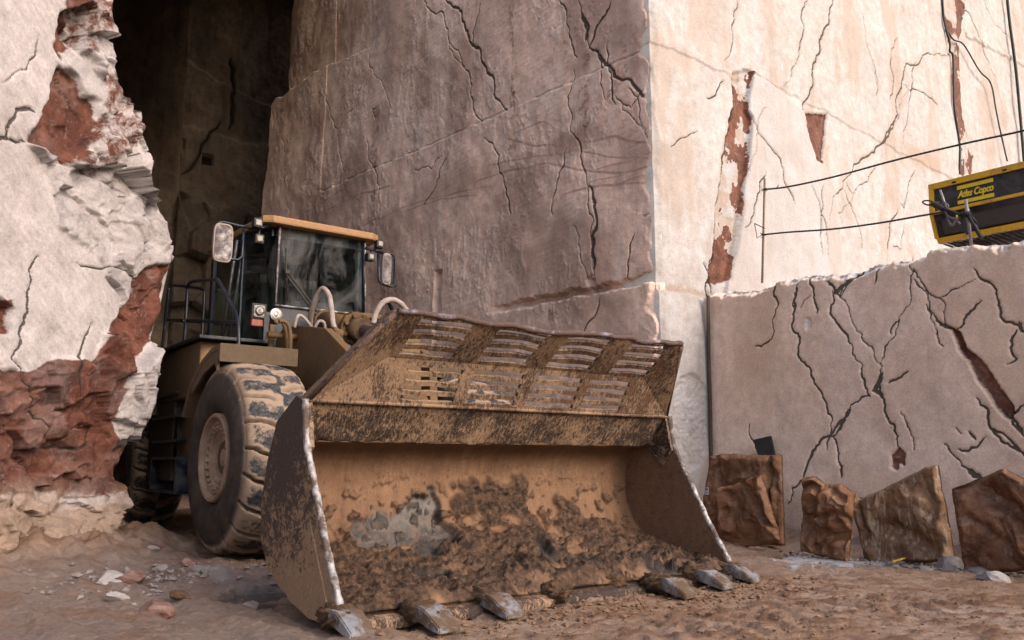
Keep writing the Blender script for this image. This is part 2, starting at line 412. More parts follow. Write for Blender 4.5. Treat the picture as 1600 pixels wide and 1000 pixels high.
def m_worn(name, bright, dirt, th=.55):
    b = NB(name)
    n1 = b.noise(7, 8, .7, .4); n2 = b.noise(40, 5, .7)
    f = b.ramp(n1, [(th-.08, 0.), (th+.05, 1.)])
    c = b.mix(f, bright, b.mix(n2, dirt, tuple(x*.5 for x in dirt)))
    return b.out(c, b.mix(f, (.48,)*3, (.85,)*3), b.bump(b.math('ADD', n1, n2), .5, .015), b.mix(f, (.4,)*3, (0.,)*3))
M['edge'] = m_worn('worn_bright_edge', (.52, .48, .48), (.16, .11, .09), .50)
M['toprim'] = m_worn('worn_rim_steel', (.30, .275, .33), (.15, .09, .075), .42)
M['tooth'] = m_worn('polished_tooth_steel', (.33, .325, .35), (.17, .105, .066), .49)

def m_shell():
    b = NB('mud_lined_steel', .72)
    n1 = b.noise(2.2, 8, .66, .5); n2 = b.noise(15, 8, .74); n3 = b.noise(70, 5, .75)
    c = b.mix(b.ramp(n1, [(.35, 0.), (.66, 1.)]), (.19, .098, .054), (.265, .147, .084))
    c = b.mix(.8, c, b.mix(1., c, b.ramp(b.noise(1., 7, .7, .4, b.scaled((13, 1.6, 1.6))), [(.36, .74), (.64, 1.14)]), 'MULTIPLY'))
    c = b.mix(b.math('MULTIPLY', b.ramp(b.noise(40, 4, .7), [(.60, 0.), (.66, 1.)]), b.ramp(n1, [(.4, .1), (.6, .75)])), c, (.05, .028, .018))
    lump = b.attr('lump')
    lc = b.mix(b.ramp(n2, [(.42, 0.), (.66, 1.)]), (.034, .017, .011), (.235, .13, .077))
    c = b.mix(lump, c, lc)
    c = b.mix(b.ramp(b.noise(4, 9, .7, 1.5), [(.63, 0.), (.68, .7)]), c, (.09, .055, .04))
    bare = b.math('MULTIPLY', b.attr('bare'), b.ramp(b.noise(8, 9, .75, .8), [(.36, .1), (.48, 1.)]))
    c = b.mix(bare, c, b.mix(b.ramp(n2, [(.35, 0.), (.62, 1.)]), (.045, .036, .032), (.135, .11, .10)))
    c = b.mix(b.attr('rim'), c, (.045, .03, .025))
    c = b.mix(.55, c, b.mix(1., c, b.ramp(n3, [(.3, .5), (.7, 1.35)]), 'MULTIPLY'))
    h = b.math('ADD', b.math('MULTIPLY', n2, b.math('ADD', b.math('MULTIPLY', lump, 1.2), .12)), b.math('MULTIPLY', n3, b.math('ADD', b.math('MULTIPLY', lump, .7), .1)))
    return b.out(c, b.mix(bare, b.mix(lump, (.8,)*3, (.5,)*3), (.45,)*3), b.bump(h, .8, .03))
M['shell'] = m_shell()
def m_tyre():
    b = NB('muddy_tyre_rubber')
    n1 = b.noise(5.5, 9, .76, .3); n2 = b.noise(30, 6, .75)
    mud = b.mix(n2, (.22, .15, .107), (.40, .285, .21))
    rub = b.mix(b.ramp(n2, [(.4, 0.), (.65, 1.)]), (.012, .012, .016), (.085, .078, .08))
    side = b.mix(b.ramp(n1, [(.42, 0.), (.7, .8)]), (.022, .018, .017), (.10, .072, .055))
    f = b.ramp(b.math('SUBTRACT', n1, b.math('MULTIPLY', b.attr('lugmud'), .22)), [(.40, 1.), (.49, 0.)])
    t = b.mix(f, rub, mud); t = b.mix(b.math('MULTIPLY', b.attr('groove'), .85), t, b.mix(n2, (.07, .046, .032), (.17, .115, .08)))  # groove mud coloured darker to carry the shadow between lugs
    c = b.mix(b.attr('tread'), side, t)
    return b.out(c, .75, b.bump(b.math('ADD', b.math('MULTIPLY', n1, .6), b.math('MULTIPLY', n2, .5)), .5, .02))
M['tyre'] = m_tyre()
def m_sheet(name, lo, hi, streaks=0.):
    b = NB(name)
    n1 = b.noise(3.2, 9, .7, .8); n2 = b.noise(22, 7, .75); n3 = b.noise(90, 3, .6)
    c = b.mix(b.ramp(n1, [(.34, 0.), (.66, 1.)]), lo, hi)
    if streaks:
        s = b.noise(1., 6, .7, .2, b.scaled((22, 22, 1.1)))
        c = b.mix(b.math('MULTIPLY', b.ramp(s, [(.52, 0.), (.62, 1.)]), streaks), c, (.50, .36, .25))
    c = b.mix(b.ramp(b.noise(6, 9, .78, .5), [(.53, 0.), (.66, .6)]), c, (.44, .31, .235))
    c = b.mix(.5, c, b.mix(1., c, b.ramp(n2, [(.3, .45), (.7, 1.35)]), 'MULTIPLY'))
    return b.out(c, .68, b.bump(b.math('ADD', b.math('MULTIPLY', n1, .3), b.math('MULTIPLY', n2, .4)), .4, .02))
M['sheet'] = m_sheet('rusty_crumpled_sheet', (.12, .047, .021), (.35, .165, .082))
M['sheet_streak'] = m_sheet('streaked_rusty_sheet', (.135, .063, .029), (.35, .18, .092), .75)
M['sheet_dark'] = m_sheet('dark_rust_sheet', (.095, .038, .018), (.29, .125, .06))
def m_plain(name, c, rough=.6, metal=0.):
    b = NB(name); n = b.noise(14, 6, .7)
    return b.out(b.mix(.5, c, b.mix(1., c, b.ramp(n, [(.3, .6), (.7, 1.25)]), 'MULTIPLY')), rough, b.bump(n, .2, .01), metal)
M['mach_yellow'] = m_paint('yellow_machine_paint', (.86, .47, .018), (.34, .21, .11), .25, .4, 5)
M['mach_black'] = m_paint('black_machine_panel', (.012, .011, .014), (.13, .10, .085), .42, .35, 5)
M['logo'] = m_plain('yellow_lettering', (.95, .66, .03), .5)
M['paper'] = m_plain('paper_label', (.66, .62, .60)); M['ink'] = m_plain('printed_ink', (.05, .05, .05))
M['rebar'] = m_plain('rusty_rebar', (.34, .23, .15), .7); M['wire'] = m_plain('dark_wire', (.03, .027, .025), .5)
M['steel'] = m_plain('grey_steel', (.38, .35, .34), .45, .5)
M['slate'] = m_plain('dark_slate', (.055, .047, .045), .8); M['vent'] = m_plain('dusty_vent', (.075, .06, .05), .7); M['straw'] = m_plain('yellow_band', (.55, .36, .06))
M['stone_red'] = m_sheet('red_white_stone', (.13, .045, .028), (.36, .25, .22)); M['stone_grey'] = m_plain('grey_stone', (.26, .215, .20), .9); M['stone_white'] = m_plain('pale_stone', (.36, .32, .315), .9)
def m_clod():
    b = NB('crumbly_mud'); n = b.noise(16, 9, .8, .3); n2 = b.noise(60, 5, .75)
    c = b.mix(b.ramp(n, [(.36, 0.), (.62, 1.)]), (.055, .027, .016), (.25, .14, .08))
    return b.out(c, .95, b.bump(b.math('ADD', n, b.math('MULTIPLY', n2, .6)), 1.0, .03))
M['clod'] = m_clod(); M['crumb'] = m_plain('mud_crumb', (.21, .12, .073), .95); M['fender'] = m_paint('dusty_fender', (.10, .06, .03), (.14, .095, .063), .7, .7)

# ================================================================== LARGE STRUCTURE: quarry faces
VB = -290; VC = -417; VL = 2640
BJ = gnd(1110, 833)                                   # where the bench meets the lit face, on the ground
LDIR = hdir(VL); CDIR = hdir(VC)
_d = LDIR; _t = None
CK = onplane(1040, 838.1, BJ, np.array([LDIR[1], -LDIR[0], 0]))      # foot of the sharp corner between shaded and lit faces
FC = Frame(CK, CDIR); FL = Frame(CK, LDIR); FB = Frame(BJ, -hdir(VB))
def Grid(s0, s1, t0, t1, ds, dt=None):
    dt = dt or ds
    s = np.linspace(s0, s1, int((s1-s0)/ds)+2); t = np.linspace(t0, t1, int((t1-t0)/dt)+2)
    return np.meshgrid(s, t)
def sts(fr, pts): return [fr.st(*p) for p in pts]
def polymask(S, T, fr, pts, warp=.06, seed=0, soft=2, freq=2.5):
    ws = S+warp*fbm(S*freq, T*freq, 6, seed, .6); wt = T+warp*fbm(S*freq, T*freq, 6, seed+50, .6)
    return blur(inpoly(ws, wt, sts(fr, pts)).astype(float), soft)
def linedist(S, T, fr, a, b):
    """signed height above the line a-b (pixels) in the plane, and the position along it 0..1"""
    A = np.array(fr.st(*a)); B = np.array(fr.st(*b)); d = B-A; L = np.linalg.norm(d); d /= L
    u = (S-A[0])*d[0]+(T-A[1])*d[1]; v = -(S-A[0])*d[1]+(T-A[1])*d[0]
    if d[0] < 0: v = -v
    return v, u/L

def shaded_wall():
    S, T = Grid(0, 12.2, -.4, 17, .0125, .0145)
    sl = np.interp(T[:, 0], *zip(*sorted((FC.st(*q)[1], FC.st(*q)[0]) for q in [(410, 345), (412, 300), (418, 240), (424, 165), (438, 140), (441, 80), (446, 20), (449, -10)])))
    sl = sl+.05*fbm(T[:, 0]*1.5, T[:, 0]*0, 4, 12, .6)
    S = np.where(S > 7, 7+(S-7)/(12.2-7)*(sl[:, None]-7), S)
    d = .05*fbm(S*.5, T*.5, 4, 3) + .006*fbm(S*3, T*3, 5, 5, .6)
    cr = crackfield(S, T, FC, [
        ([(690, -20), (722, 30), (748, 75), (768, 118), (784, 165), (792, 172)], 0.0338), ([(752, 5), (742, 40), (738, 62), (745, 78)], 0.0225),
        ([(660, 0), (700, 60), (722, 105)], 0.0150), ([(700, 60), (735, 150), (752, 190)], 0.0150),
        ([(905, -20), (912, 40), (925, 78), (945, 100), (985, 125), (1032, 158)], 0.0338), ([(952, 0), (930, 40), (918, 76)], 0.0263), ([(908, 20), (918, 40), (913, 62)], 0.0525),
        ([(962, 150), (988, 185), (1012, 220), (1032, 238)], 0.0225), ([(1005, 140), (985, 168), (972, 160)], 0.0135),
        ([(895, 110), (887, 150), (890, 200), (906, 245), (918, 290), (930, 345), (928, 400), (932, 452)], 0.0263), ([(920, 290), (932, 330), (934, 345), (926, 370), (930, 420)], 0.0450),
        ([(1004, 338), (1020, 334), (1034, 336)], 0.0150), ([(645, 265), (672, 264), (690, 240)], 0.0090), ([(575, 80), (600, 140), (612, 175)], 0.0090),
        ([(500, 130), (512, 170), (530, 240), (540, 300)], 0.0090), ([(755, 215), (785, 290), (795, 340)], 0.0090), ([(430, 170), (445, 240)], 0.0090), ([(870, 0), (890, 60), (900, 90)], 0.0150),
        ([(585, 185), (580, 170), (590, 165)], 0.0263), ([(940, 468), (928, 500), (915, 520)], 0.0090), ([(700, 240), (680, 290), (660, 320)], 0.0090), ([(610, 60), (600, 90)], 0.0225)]+hairlines(9, 430, 1030, -40, 420, 3), .1, .25)
    crd = sstep(.42, .72, cr); sp_ = np.clip(blur(crd, 7)*2.2, 0, 1)*sstep(-.05, .35, fbm(S*5, T*5, 4, 991)); d -= .024*crd+.006*sp_*(1-crd)
    # upper-left plate stands back above the diagonal ledge
    v, u = linedist(S, T, FC, (440, 148), (582, 72)); wob = .07*fbm(S*2, T*2, 5, 9, .6)
    led = sstep(-.02, .02, v+wob)*sstep(.0, .05, u+.1)*(1-sstep(.98, 1.03, u+.06*wob))
    v3, u3 = linedist(S, T, FC, (582, 72), (612, -40)); left_of = 1-sstep(-.03, .03, S-0)  # unused guard
    upl = blur(inpoly(S+wob, T+wob*.6, sts(FC, [(330, 210), (440, 148), (500, 105), (582, 72), (604, 30), (612, -60), (640, -900), (300, -900)])).astype(float), 1)
    d -= .22*upl
    rim = np.clip(blur(upl, 22)*(1-upl)*3.2, 0, 1)
    vv_, uu_ = linedist(S, T, FC, (430, 365), (640, 232)); d += -.0008*np.sin(vv_*70+1.5*fbm(S*.7, T*.7, 3, 71))*sstep(-.2, .3, fbm(S*.6, T*.6, 3, 72))
    # saw cut lines
    pale = .95*rim*sstep(-.3, .1, fbm(S*3, T*3, 4, 77))
    for a, b, wd, dep in (((500, 300), (1034, 66), .018, .014), ((430, 365), (640, 232), .008, .006), ((430, 170), (640, 40), .008, .0)):
        v, u = linedist(S, T, FC, a, b); v = v+.012*fbm(S*4, T*4, 3, 4)
        m = (1-sstep(wd*.5, wd*1.6, np.abs(v)))*(u > 0)*(u < 1)*sstep(-.35, .1, fbm(S*2.5, T*2.5, 4, 8))
        d -= dep*2*m; pale = np.maximum(pale, .85*m); d -= .018*sstep(-.01, .01, v)*(u > 0)*(u < 1.1)*(dep > .01)
    # deep groove low on the wall: lower part stands proud
    v, u = linedist(S, T, FC, (760, 490), (1037, 435)); w2 = .03*fbm(S*3, T*3, 5, 21, .6)+.02*pn(S*11, T*11, 3)
    gr = (1-sstep(.05, .085, np.abs(v-.03+w2)))*sstep(0, .25, u)
    d += .055*sstep(.0, .02, -(v+w2))*sstep(-.1, .3, u) - .10*gr
    lip = (1-sstep(.0, .05, np.abs(v+.06+w2)))*sstep(-.1, .2, u); pale = np.maximum(pale, .5*lip*sstep(-.2, .3, fbm(S*5, T*5, 3, 31)))
    cr = np.maximum(cr, .45*gr)
    # drill slot
    a = FC.st(685, 422); b = FC.st(686, 500)
    sl_ = (1-sstep(.10, .12, np.abs(S-a[0]+.01*pn(T*3, T*0, 2))))*(T < a[1])*(T > b[1]-.4)
    d -= .09*sl_; pale = np.maximum(pale, .6*sl_*sstep(-.05, .03, a[0]-S))
    # chipped sharp corner
    ch = np.clip(.03+.11*ridged(T*1.3, T*0+3, 4, 15)+.22*sstep(.15, .5, pn(T*1.1, T*0, 16))-.04, .01, .4); e = 1-sstep(0, 1, S/ch)
    d -= .10*e; pale = np.maximum(pale, .0*e)
    for (q, r) in (((1030, 258), .16), ((1030, 400), .18), ((1026, 242), .06), ((925, 440), .1)):
        s0, t0 = FC.st(*q); rr_ = np.hypot((S-s0), (T-t0)*.6)+.05*fbm(S*7, T*7, 3, 6); m = 1-sstep(r*.6, r, rr_); d -= .06*m; cr = np.maximum(cr, .3*m*sstep(0, .4, fbm(S*9, T*9, 3, 5)))
    d += .004*facets(S*5, T*5, 3)*sstep(.1, .5, fbm(S*.8, T*.8, 3, 30))
    crust = sstep(.05, .4, fbm(S*6, T*4, 5, 66, .65))*sstep(-.3, .3, fbm(S*.8, T*.6, 3, 67)); d += .008*crust; pale = np.maximum(pale, .22*crust)
    # dirt: dark smears
    st = .75*sstep(.0, .55, fbm(S*.55, T*.4, 4, 41))
    def blob(q, rx, ry, k, sd_):
        s0, t0 = FC.st(*q); return k*(1-sstep(.25, 1.1, np.hypot((S-s0)/rx, (T-t0)/ry)+.45*fbm(S*2.5, T*1.2, 5, sd_)))
    for q, rx, ry, k in (((655, 145), .45, .75, .9), ((590, 190), .6, .6, .6), ((490, 200), .7, .7, .7), ((720, 165), .4, .7, .7), ((880, 225), .9, .28, .85), ((700, 290), 1.6, .35, .5), ((620, 350), 1.5, .6, .45), ((900, 400), .3, .8, .55), ((1000, 250), .5, .5, .5), ((480, 260), .8, 1., .5), ((520, 60), 1., .8, .5)):
        st = np.maximum(st, blob(q, rx, ry, k, int(q[0])))
    drip = sstep(.18, .5, fbm(S*2.6, T*.28, 5, 95, .6))*sstep(-.1, .4, fbm(S*.5, T*.5, 3, 96)); rust = .55*drip
    pale = np.maximum(pale, .3*sstep(.25, .5, fbm(S*5, T*.35, 5, 97, .6))*sstep(-.1, .4, fbm(S*.6, T*.4, 3, 98)))
    # thin swept scratch lines
    scl = crackfield(S, T, FC, [([(790, 215), (840, 228), (905, 222), (960, 212), (1030, 226)], .02), ([(760, 258), (830, 245), (900, 235), (1000, 245), (1030, 250)], .016), ([(740, 285), (850, 255), (960, 270), (1030, 255)], .014),
        ([(800, 210), (850, 190), (900, 215)], .014), ([(920, 285), (980, 270), (1030, 250)], .016), ([(880, 305), (940, 290), (1020, 285)], .014), ([(500, 330), (560, 305), (610, 290)], .03), ([(560, 355), (640, 320), (700, 305), (770, 290)], .03), ([(630, 330), (690, 310), (740, 305)], .02),
        ([(930, 265), (985, 252), (1032, 232)], .01), ([(960, 290), (1000, 275), (1030, 268)], .012)], .35, .06)
    st = np.maximum(st, .9*sstep(.2, .7, scl))
    A = dict(crack=cr, stain=st, pale=np.clip(pale, 0, 1), red=np.maximum(.28*sstep(.35, .7, fbm(S*.9, T*.7, 5, 91)), rust*.75), dirt=.5*(1-sstep(.0, 1.2, T+.3*fbm(S*2, T*2, 4, 2))))
    P = FC.xyz(S, T, d)
    V, F, A = slab(P, FC.N, 4.5, A)
    return tag(fastmesh('quarry_face', V, F, M['rock_shade'], A), 'tall shaded grey-brown marble quarry wall with saw cuts and cracks behind the loader', 'rock wall')

def lit_wall():
    S, T = Grid(0, 16, -.4, 17, .0165, .0145)
    d = .03*fbm(S*.5, T*.5, 4, 103)+.006*fbm(S*3, T*3, 4, 105)
    cr = crackfield(S, T, FL, [
        ([(1300, -10), (1285, 50), (1268, 110), (1256, 165), (1255, 178)], 0.0228), ([(1153, 0), (1143, 40), (1132, 95)], 0.0091), ([(1262, 0), (1252, 60), (1236, 110), (1225, 135)], 0.0091),
        ([(1478, 88), (1440, 92), (1415, 100), (1408, 130), (1403, 180), (1390, 202), (1372, 228), (1345, 250), (1330, 272), (1316, 284)], 0.0228), ([(1403, 180), (1390, 205), (1376, 225)], 0.0488),
        ([(1432, 95), (1424, 140), (1416, 190), (1410, 225)], 0.0078), ([(1420, 142), (1445, 148), (1465, 165)], 0.0104), ([(1408, 130), (1420, 142), (1400, 190)], 0.0104),
        ([(1372, 255), (1348, 288), (1322, 322), (1303, 335)], 0.0143), ([(1322, 284), (1333, 302)], 0.0130), ([(1430, 265), (1420, 300), (1415, 325), (1408, 318)], 0.0143),
        ([(1403, 325), (1390, 355), (1386, 395)], 0.0195), ([(1412, 355), (1408, 390), (1395, 385)], 0.0163), ([(1318, 285), (1296, 310), (1290, 345)], 0.0078), ([(1282, 290), (1277, 340), (1281, 400)], 0.0104),
        ([(1176, 188), (1195, 225), (1215, 250), (1235, 320)], 0.0078), ([(1047, 230), (1070, 215), (1090, 205)], 0.0078), ([(1105, 152), (1120, 148), (1133, 125)], 0.0078), ([(1345, 20), (1355, 80), (1368, 150)], 0.0065), ([(1540, -10), (1560, 40), (1590, 70)], 0.0130),
        ([(1500, 0), (1530, 50), (1562, 120), (1572, 190)], 0.0078), ([(1260, 285), (1285, 350), (1290, 400)], 0.0065), ([(1100, 410), (1110, 430), (1104, 470)], 0.0325), ([(1116, 395), (1108, 425), (1112, 460)], 0.0260), ([(1147, 120), (1148, 152), (1140, 190), (1128, 270), (1118, 330), (1117, 395), (1108, 420), (1105, 450)], 0.0292)]+hairlines(5, 1050, 1600, -20, 400, 13, wd=(.004, .009)), .1, .25)
    crd = sstep(.42, .72, cr); sp_ = np.clip(blur(crd, 7)*2.2, 0, 1)*sstep(-.05, .35, fbm(S*5, T*5, 4, 991)); d -= .024*crd+.006*sp_*(1-crd)
    # diagonal ledge: the face above it stands a little proud
    v1, u1 = linedist(S, T, FL, (1036, 72), (1150, 120)); v2, u2 = linedist(S, T, FL, (1172, 112), (1495, 285))
    wob = .035*fbm(S*3, T*3, 5, 108, .65)
    up = np.where(S < FL.st(1160, 110)[0], sstep(-.02, .02, v1+wob), sstep(-.02, .02, v2+wob))*(1-sstep(-.02, .02, S-FL.st(1490, 200)[0]))
    d += .018*up
    edge = np.clip(blur(up, 5)*(1-blur(up, 5))*4, 0, 1)*sstep(-.2, .3, fbm(S*4, T*4, 4, 109))
    # smoother plate standing proud, its broken left side
    plate = blur(inpoly(S+.01*fbm(S*3, T*3, 3, 7), T, sts(FL, [(1176, 110), (1260, 178), (1302, 300), (1320, 460), (1130, 470), (1143, 400), (1155, 320), (1168, 240), (1176, 186), (1167, 170)])).astype(float), 1)
    d += .05*plate
    pit = polymask(S, T, FL, [(1146, 112), (1176, 110), (1168, 168), (1176, 186), (1168, 245), (1160, 300), (1150, 380), (1138, 440), (1104, 445), (1116, 400), (1118, 330), (1128, 270), (1140, 190), (1148, 155)], .03, 3, 2, 4)
    rough = .4*fbm(S*2.2, T*1.4, 5, 12)+.5*facets(S*2, T*1.5, 8)
    d -= blur(pit, 2)*(.045+.03*rough); cr = np.maximum(cr, .9*np.clip((pit-np.roll(pit, -2, 1))*-1, 0, 1)*0)
    red = pit*sstep(-.22, .0, fbm(S*1.6, T*1.2, 6, 120, .6)+.02); pale = pit*.8*(1-red)
    tri = polymask(S, T, FL, [(1257, 176), (1294, 178), (1284, 258), (1273, 252), (1262, 215)], .02, 6, 1, 5); d -= blur(tri, 2)*(.06+.03*rough); red = np.maximum(red, tri)
    gro = polymask(S, T, FL, [(1478, -60), (1524, -60), (1500, 60), (1506, 180), (1524, 235), (1520, 275), (1498, 272), (1500, 230), (1490, 160), (1488, 100), (1476, 40)], .04, 9, 2, 4)
    d -= blur(gro, 2)*(.03+.02*rough); red = np.maximum(red, gro*sstep(-.25, .05, fbm(S*1.2, T*1.0, 6, 140, .6))); pale = np.maximum(pale, gro*.7)
    d -= .045*sstep(0, .03, S-FL.st(1508, 200)[0])*(1-gro)      # right-hand panel a little further back
    v4, u4 = linedist(S, T, FL, (1518, 55), (1640, 120)); m4 = (1-sstep(.02, .09, np.abs(v4+wob)))*(u4 > -.05); d += .03*m4
    # corner chips, matching the shaded wall
    ch = np.clip(.04+.10*ridged(T*1.3, T*0+3, 4, 25)-.02, .01, .25); e = 1-sstep(0, 1, S/ch); d -= .035*e
    # ledge of broken stone just above the lower strip
    v5, u5 = linedist(S, T, FL, (1040, 455), (1108, 466)); brk = (1-sstep(.0, .10, np.abs(v5-.05)+.05*fbm(S*6, T*6, 4, 3)))*(S < 2.2)
    d += .06*sstep(-.02, .03, -(v5+wob*.6))*(S < 2.2)
    st = .7*sstep(.05, .6, fbm(S*1.6, T*.4, 6, 141, .6)); st = st*.7; st = np.maximum(st, .75*np.clip(blur(crd, 26)*2.6, 0, 1)*sstep(-.3, .3, fbm(S*2.5, T*1.2, 5, 143)))
    st = np.maximum(st, .15*edge); st = np.maximum(st, .45*brk)
    for q, rx, ry, k in (((1060, 90), .5, .3, .6), ((1440, 250), .9, .35, .75), ((1325, 300), .3, .8, .4), ((1070, 250), .3, 1.2, .45), ((1110, 30), .6, 1., .4), ((1340, 200), .5, .5, .3), ((1205, 150), .3, .3, .0)):
        s0, t0 = FL.st(*q); st = np.maximum(st, k*(1-sstep(.2, 1.1, np.hypot((S-s0)/rx, (T-t0)/ry)+.4*fbm(S*2.5, T*1.2, 5, int(q[0])))))
    st = np.maximum(st, .75*np.clip(pit+gro, 0, 1)*(1-red)*sstep(-.4, .2, fbm(S*4, T*4, 5, 171)))
    low = polymask(S, T, FL, [(1042, 620), (1060, 590), (1080, 582), (1098, 610), (1100, 680), (1090, 728), (1060, 738), (1044, 730)], .04, 11, 3, 3)
    A = dict(crack=cr, stain=st*(1-plate*.5), pale=np.clip(np.maximum(pale, .35*plate), 0, 1), red=red, dirt=np.clip(.4*(1-sstep(0, 1.0, T+.3*fbm(S*2, T*2, 4, 2)))*(S < 3)+.35*brk, 0, 1))
    A['stain'] = np.maximum(A['stain']*(1-low), 0); A['grey'] = low; A['dirt'] = np.maximum(A['dirt'], 0); d -= low*(.02+.012*ridged(S*12, T*12, 4, 6))
    V, F, A = slab(FL.xyz(S, T, d), FL.N, 4.0, A)
    return tag(fastmesh('quarry_face', V, F, M['rock_lit'], A), 'bright pale marble quarry face with reddish broken pits above the stone bench', 'rock wall')

def bench():
    top = FB.st(1113, 460)[1]; smax = 9.0
    S, T = Grid(-.02, smax, -.4, top+.02, .0125)
    crest = .055*fbm(S[0]*1.6, S[0]*0, 5, 203, .6)-.02*np.abs(pn(S[0]*5, S[0]*0, 7))
    T = -.4+(T+.4)/(top+.42)*(top+.4+crest[None, :])
    d = .03*fbm(S*.5, T*.5, 4, 203)+.003*fbm(S*3, T*3, 4, 205)
    c8 = lambda *pts: [(1100+x/2.632, 420+y/2.632) for x, y in pts]
    cr = crackfield(S, T, FB, [
        (c8((388, 60), (365, 150), (362, 240), (400, 380), (450, 470), (500, 570), (520, 660)), 0.0115), (c8((385, 75), (370, 130), (364, 190)), 0.0252),
        (c8((525, 90), (560, 240), (610, 350), (660, 460), (682, 525)), 0.0173), (c8((682, 525), (600, 560), (570, 620), (520, 680)), 0.0245), (c8((590, 580), (560, 640), (520, 690)), 0.0432), (c8((520, 680), (455, 740), (410, 850), (345, 970)), 0.0216),
        (c8((525, 690), (550, 770), (565, 860)), 0.0086), (c8((540, 90), (600, 190), (650, 270), (700, 340), (735, 400)), 0.0115), (c8((845, -20), (855, 120), (800, 230), (745, 320), (730, 400)), 0.0122), (c8((800, 215), (770, 270)), 0.0216),
        (c8((735, 400), (722, 480), (745, 560), (780, 640), (800, 740)), 0.0101), (c8((735, 430), (715, 470), (700, 500), (730, 530)), 0.0432), (c8((862, 0), (900, 60), (970, 120), (990, 200), (1015, 245)), 0.0158), (c8((866, 40), (930, 160), (975, 230), (1015, 245)), 0.0144), (c8((960, 210), (1010, 245)), 0.0252),
        (c8((1040, 250), (1080, 190), (1140, 130)), 0.0130), (c8((975, 120), (1050, 80), (1115, 45)), 0.0094), (c8((1110, 0), (1190, 70), (1210, 150), (1316, 262)), 0.0072), (c8((1290, 215), (1316, 262)), 0.0144), (c8((1285, 250), (1285, 370), (1240, 395)), 0.0065),
        (c8((1120, 530), (1170, 640), (1250, 720), (1320, 775)), 0.0115), (c8((1190, 655), (1316, 770)), 0.0187), (c8((985, 720), (1040, 780), (1090, 830), (1140, 865)), 0.0158), (c8((1085, 825), (1140, 865)), 0.0432),
        (c8((425, 30), (450, 120), (465, 185)), 0.0158), (c8((285, 60), (305, 155)), 0.0173), (c8((305, 155), (290, 260), (210, 320)), 0.0058), (c8((640, -20), (590, 50), (540, 90)), 0.0324), (c8((610, 20), (560, 120)), 0.0288), (c8((505, 50), (545, 100), (570, 80)), 0.0288), (c8((530, 100), (560, 115), (620, 30)), 0.0216),
        (c8((440, 110), (400, 165)), 0.0058), (c8((1035, 655), (1060, 682)), 0.0144), (c8((1088, 668), (1118, 704)), 0.0187), (c8((1040, 740), (1120, 735), (1160, 690)), 0.0050), (c8((840, 420), (800, 450), (760, 470)), 0.0050), (c8((1316, 560), (1260, 600), (1280, 650), (1316, 690)), 0.0144), (c8((1240, 540), (1260, 610), (1310, 680)), 0.0144), (c8((720, 0), (700, 60)), 0.0043)]+hairlines(6, 1130, 1600, 420, 760, 23, ln=(20, 90), wd=(.004, .008)), .05, .30)
    gash = polymask(S, T, FB, c8((1010, 240), (1040, 255), (1090, 330), (1160, 395), (1215, 490), (1262, 570), (1262, 625), (1230, 610), (1180, 540), (1130, 460), (1090, 380), (1050, 330)), .02, 205, 1, 4)
    hole = polymask(S, T, FB, c8((770, 770), (800, 738), (828, 770), (822, 810), (800, 800), (785, 825), (764, 815)), .02, 207, 1, 5)
    chip = polymask(S, T, FB, c8((418, 205), (435, 200), (440, 240), (420, 255)), .01, 209, 1, 5)
    crd = sstep(.42, .72, cr); sp_ = np.clip(blur(crd, 6)*2.2, 0, 1)*sstep(-.05, .35, fbm(S*6, T*6, 4, 992))*(1-crd); d -= .007*sp_; d -= .020*crd+gash*(.09+.04*ridged(S*4, T*4, 4, 3))+hole*.06+chip*.02
    red = np.maximum(gash*.95, hole)
    tt = T-(top+crest[None, :])
    band = 1-sstep(.02, .11, -tt+.07*fbm(S*2.6, T*2.6, 5, 220, .6)+.02)
    d -= band*(.05+.06*ridged(S*3.5, T*5, 4, 221))
    # white blast-broken heap at the left end of the crest
    st = .5*sstep(.05, .6, fbm(S*.7, T*.35, 4, 241)); pur = sstep(0, .5, fbm(S*.5+3, T*.5, 4, 243))
    fine = crackfield(S, T, FB, [(c8((1316, 80), (1150, 110), (1000, 130), (900, 120)), .008), (c8((1316, 180), (1200, 190), (1080, 170)), .008), (c8((440, 300), (640, 300), (1316, 260)), .006), (c8((300, 500), (700, 490), (1100, 480)), .006)], .3, .05)
    A = dict(crack=np.maximum(cr, .47*fine), stain=np.clip(st, 0, .5), pale=np.clip(np.maximum(np.maximum(band, chip*.8), .22*sp_), 0, 1), red=red, dirt=.55*(1-sstep(.0, .55, T+.25*fbm(S*2, T*2, 4, 2))))
    V, F, A = slab(FB.xyz(S, T, d), FB.N, 7.0, A)
    return tag(fastmesh('stone_bench', V, F, M['rock_bench'], A), 'lower beige stone bench with black branching cracks and white broken crest', 'rock bench')

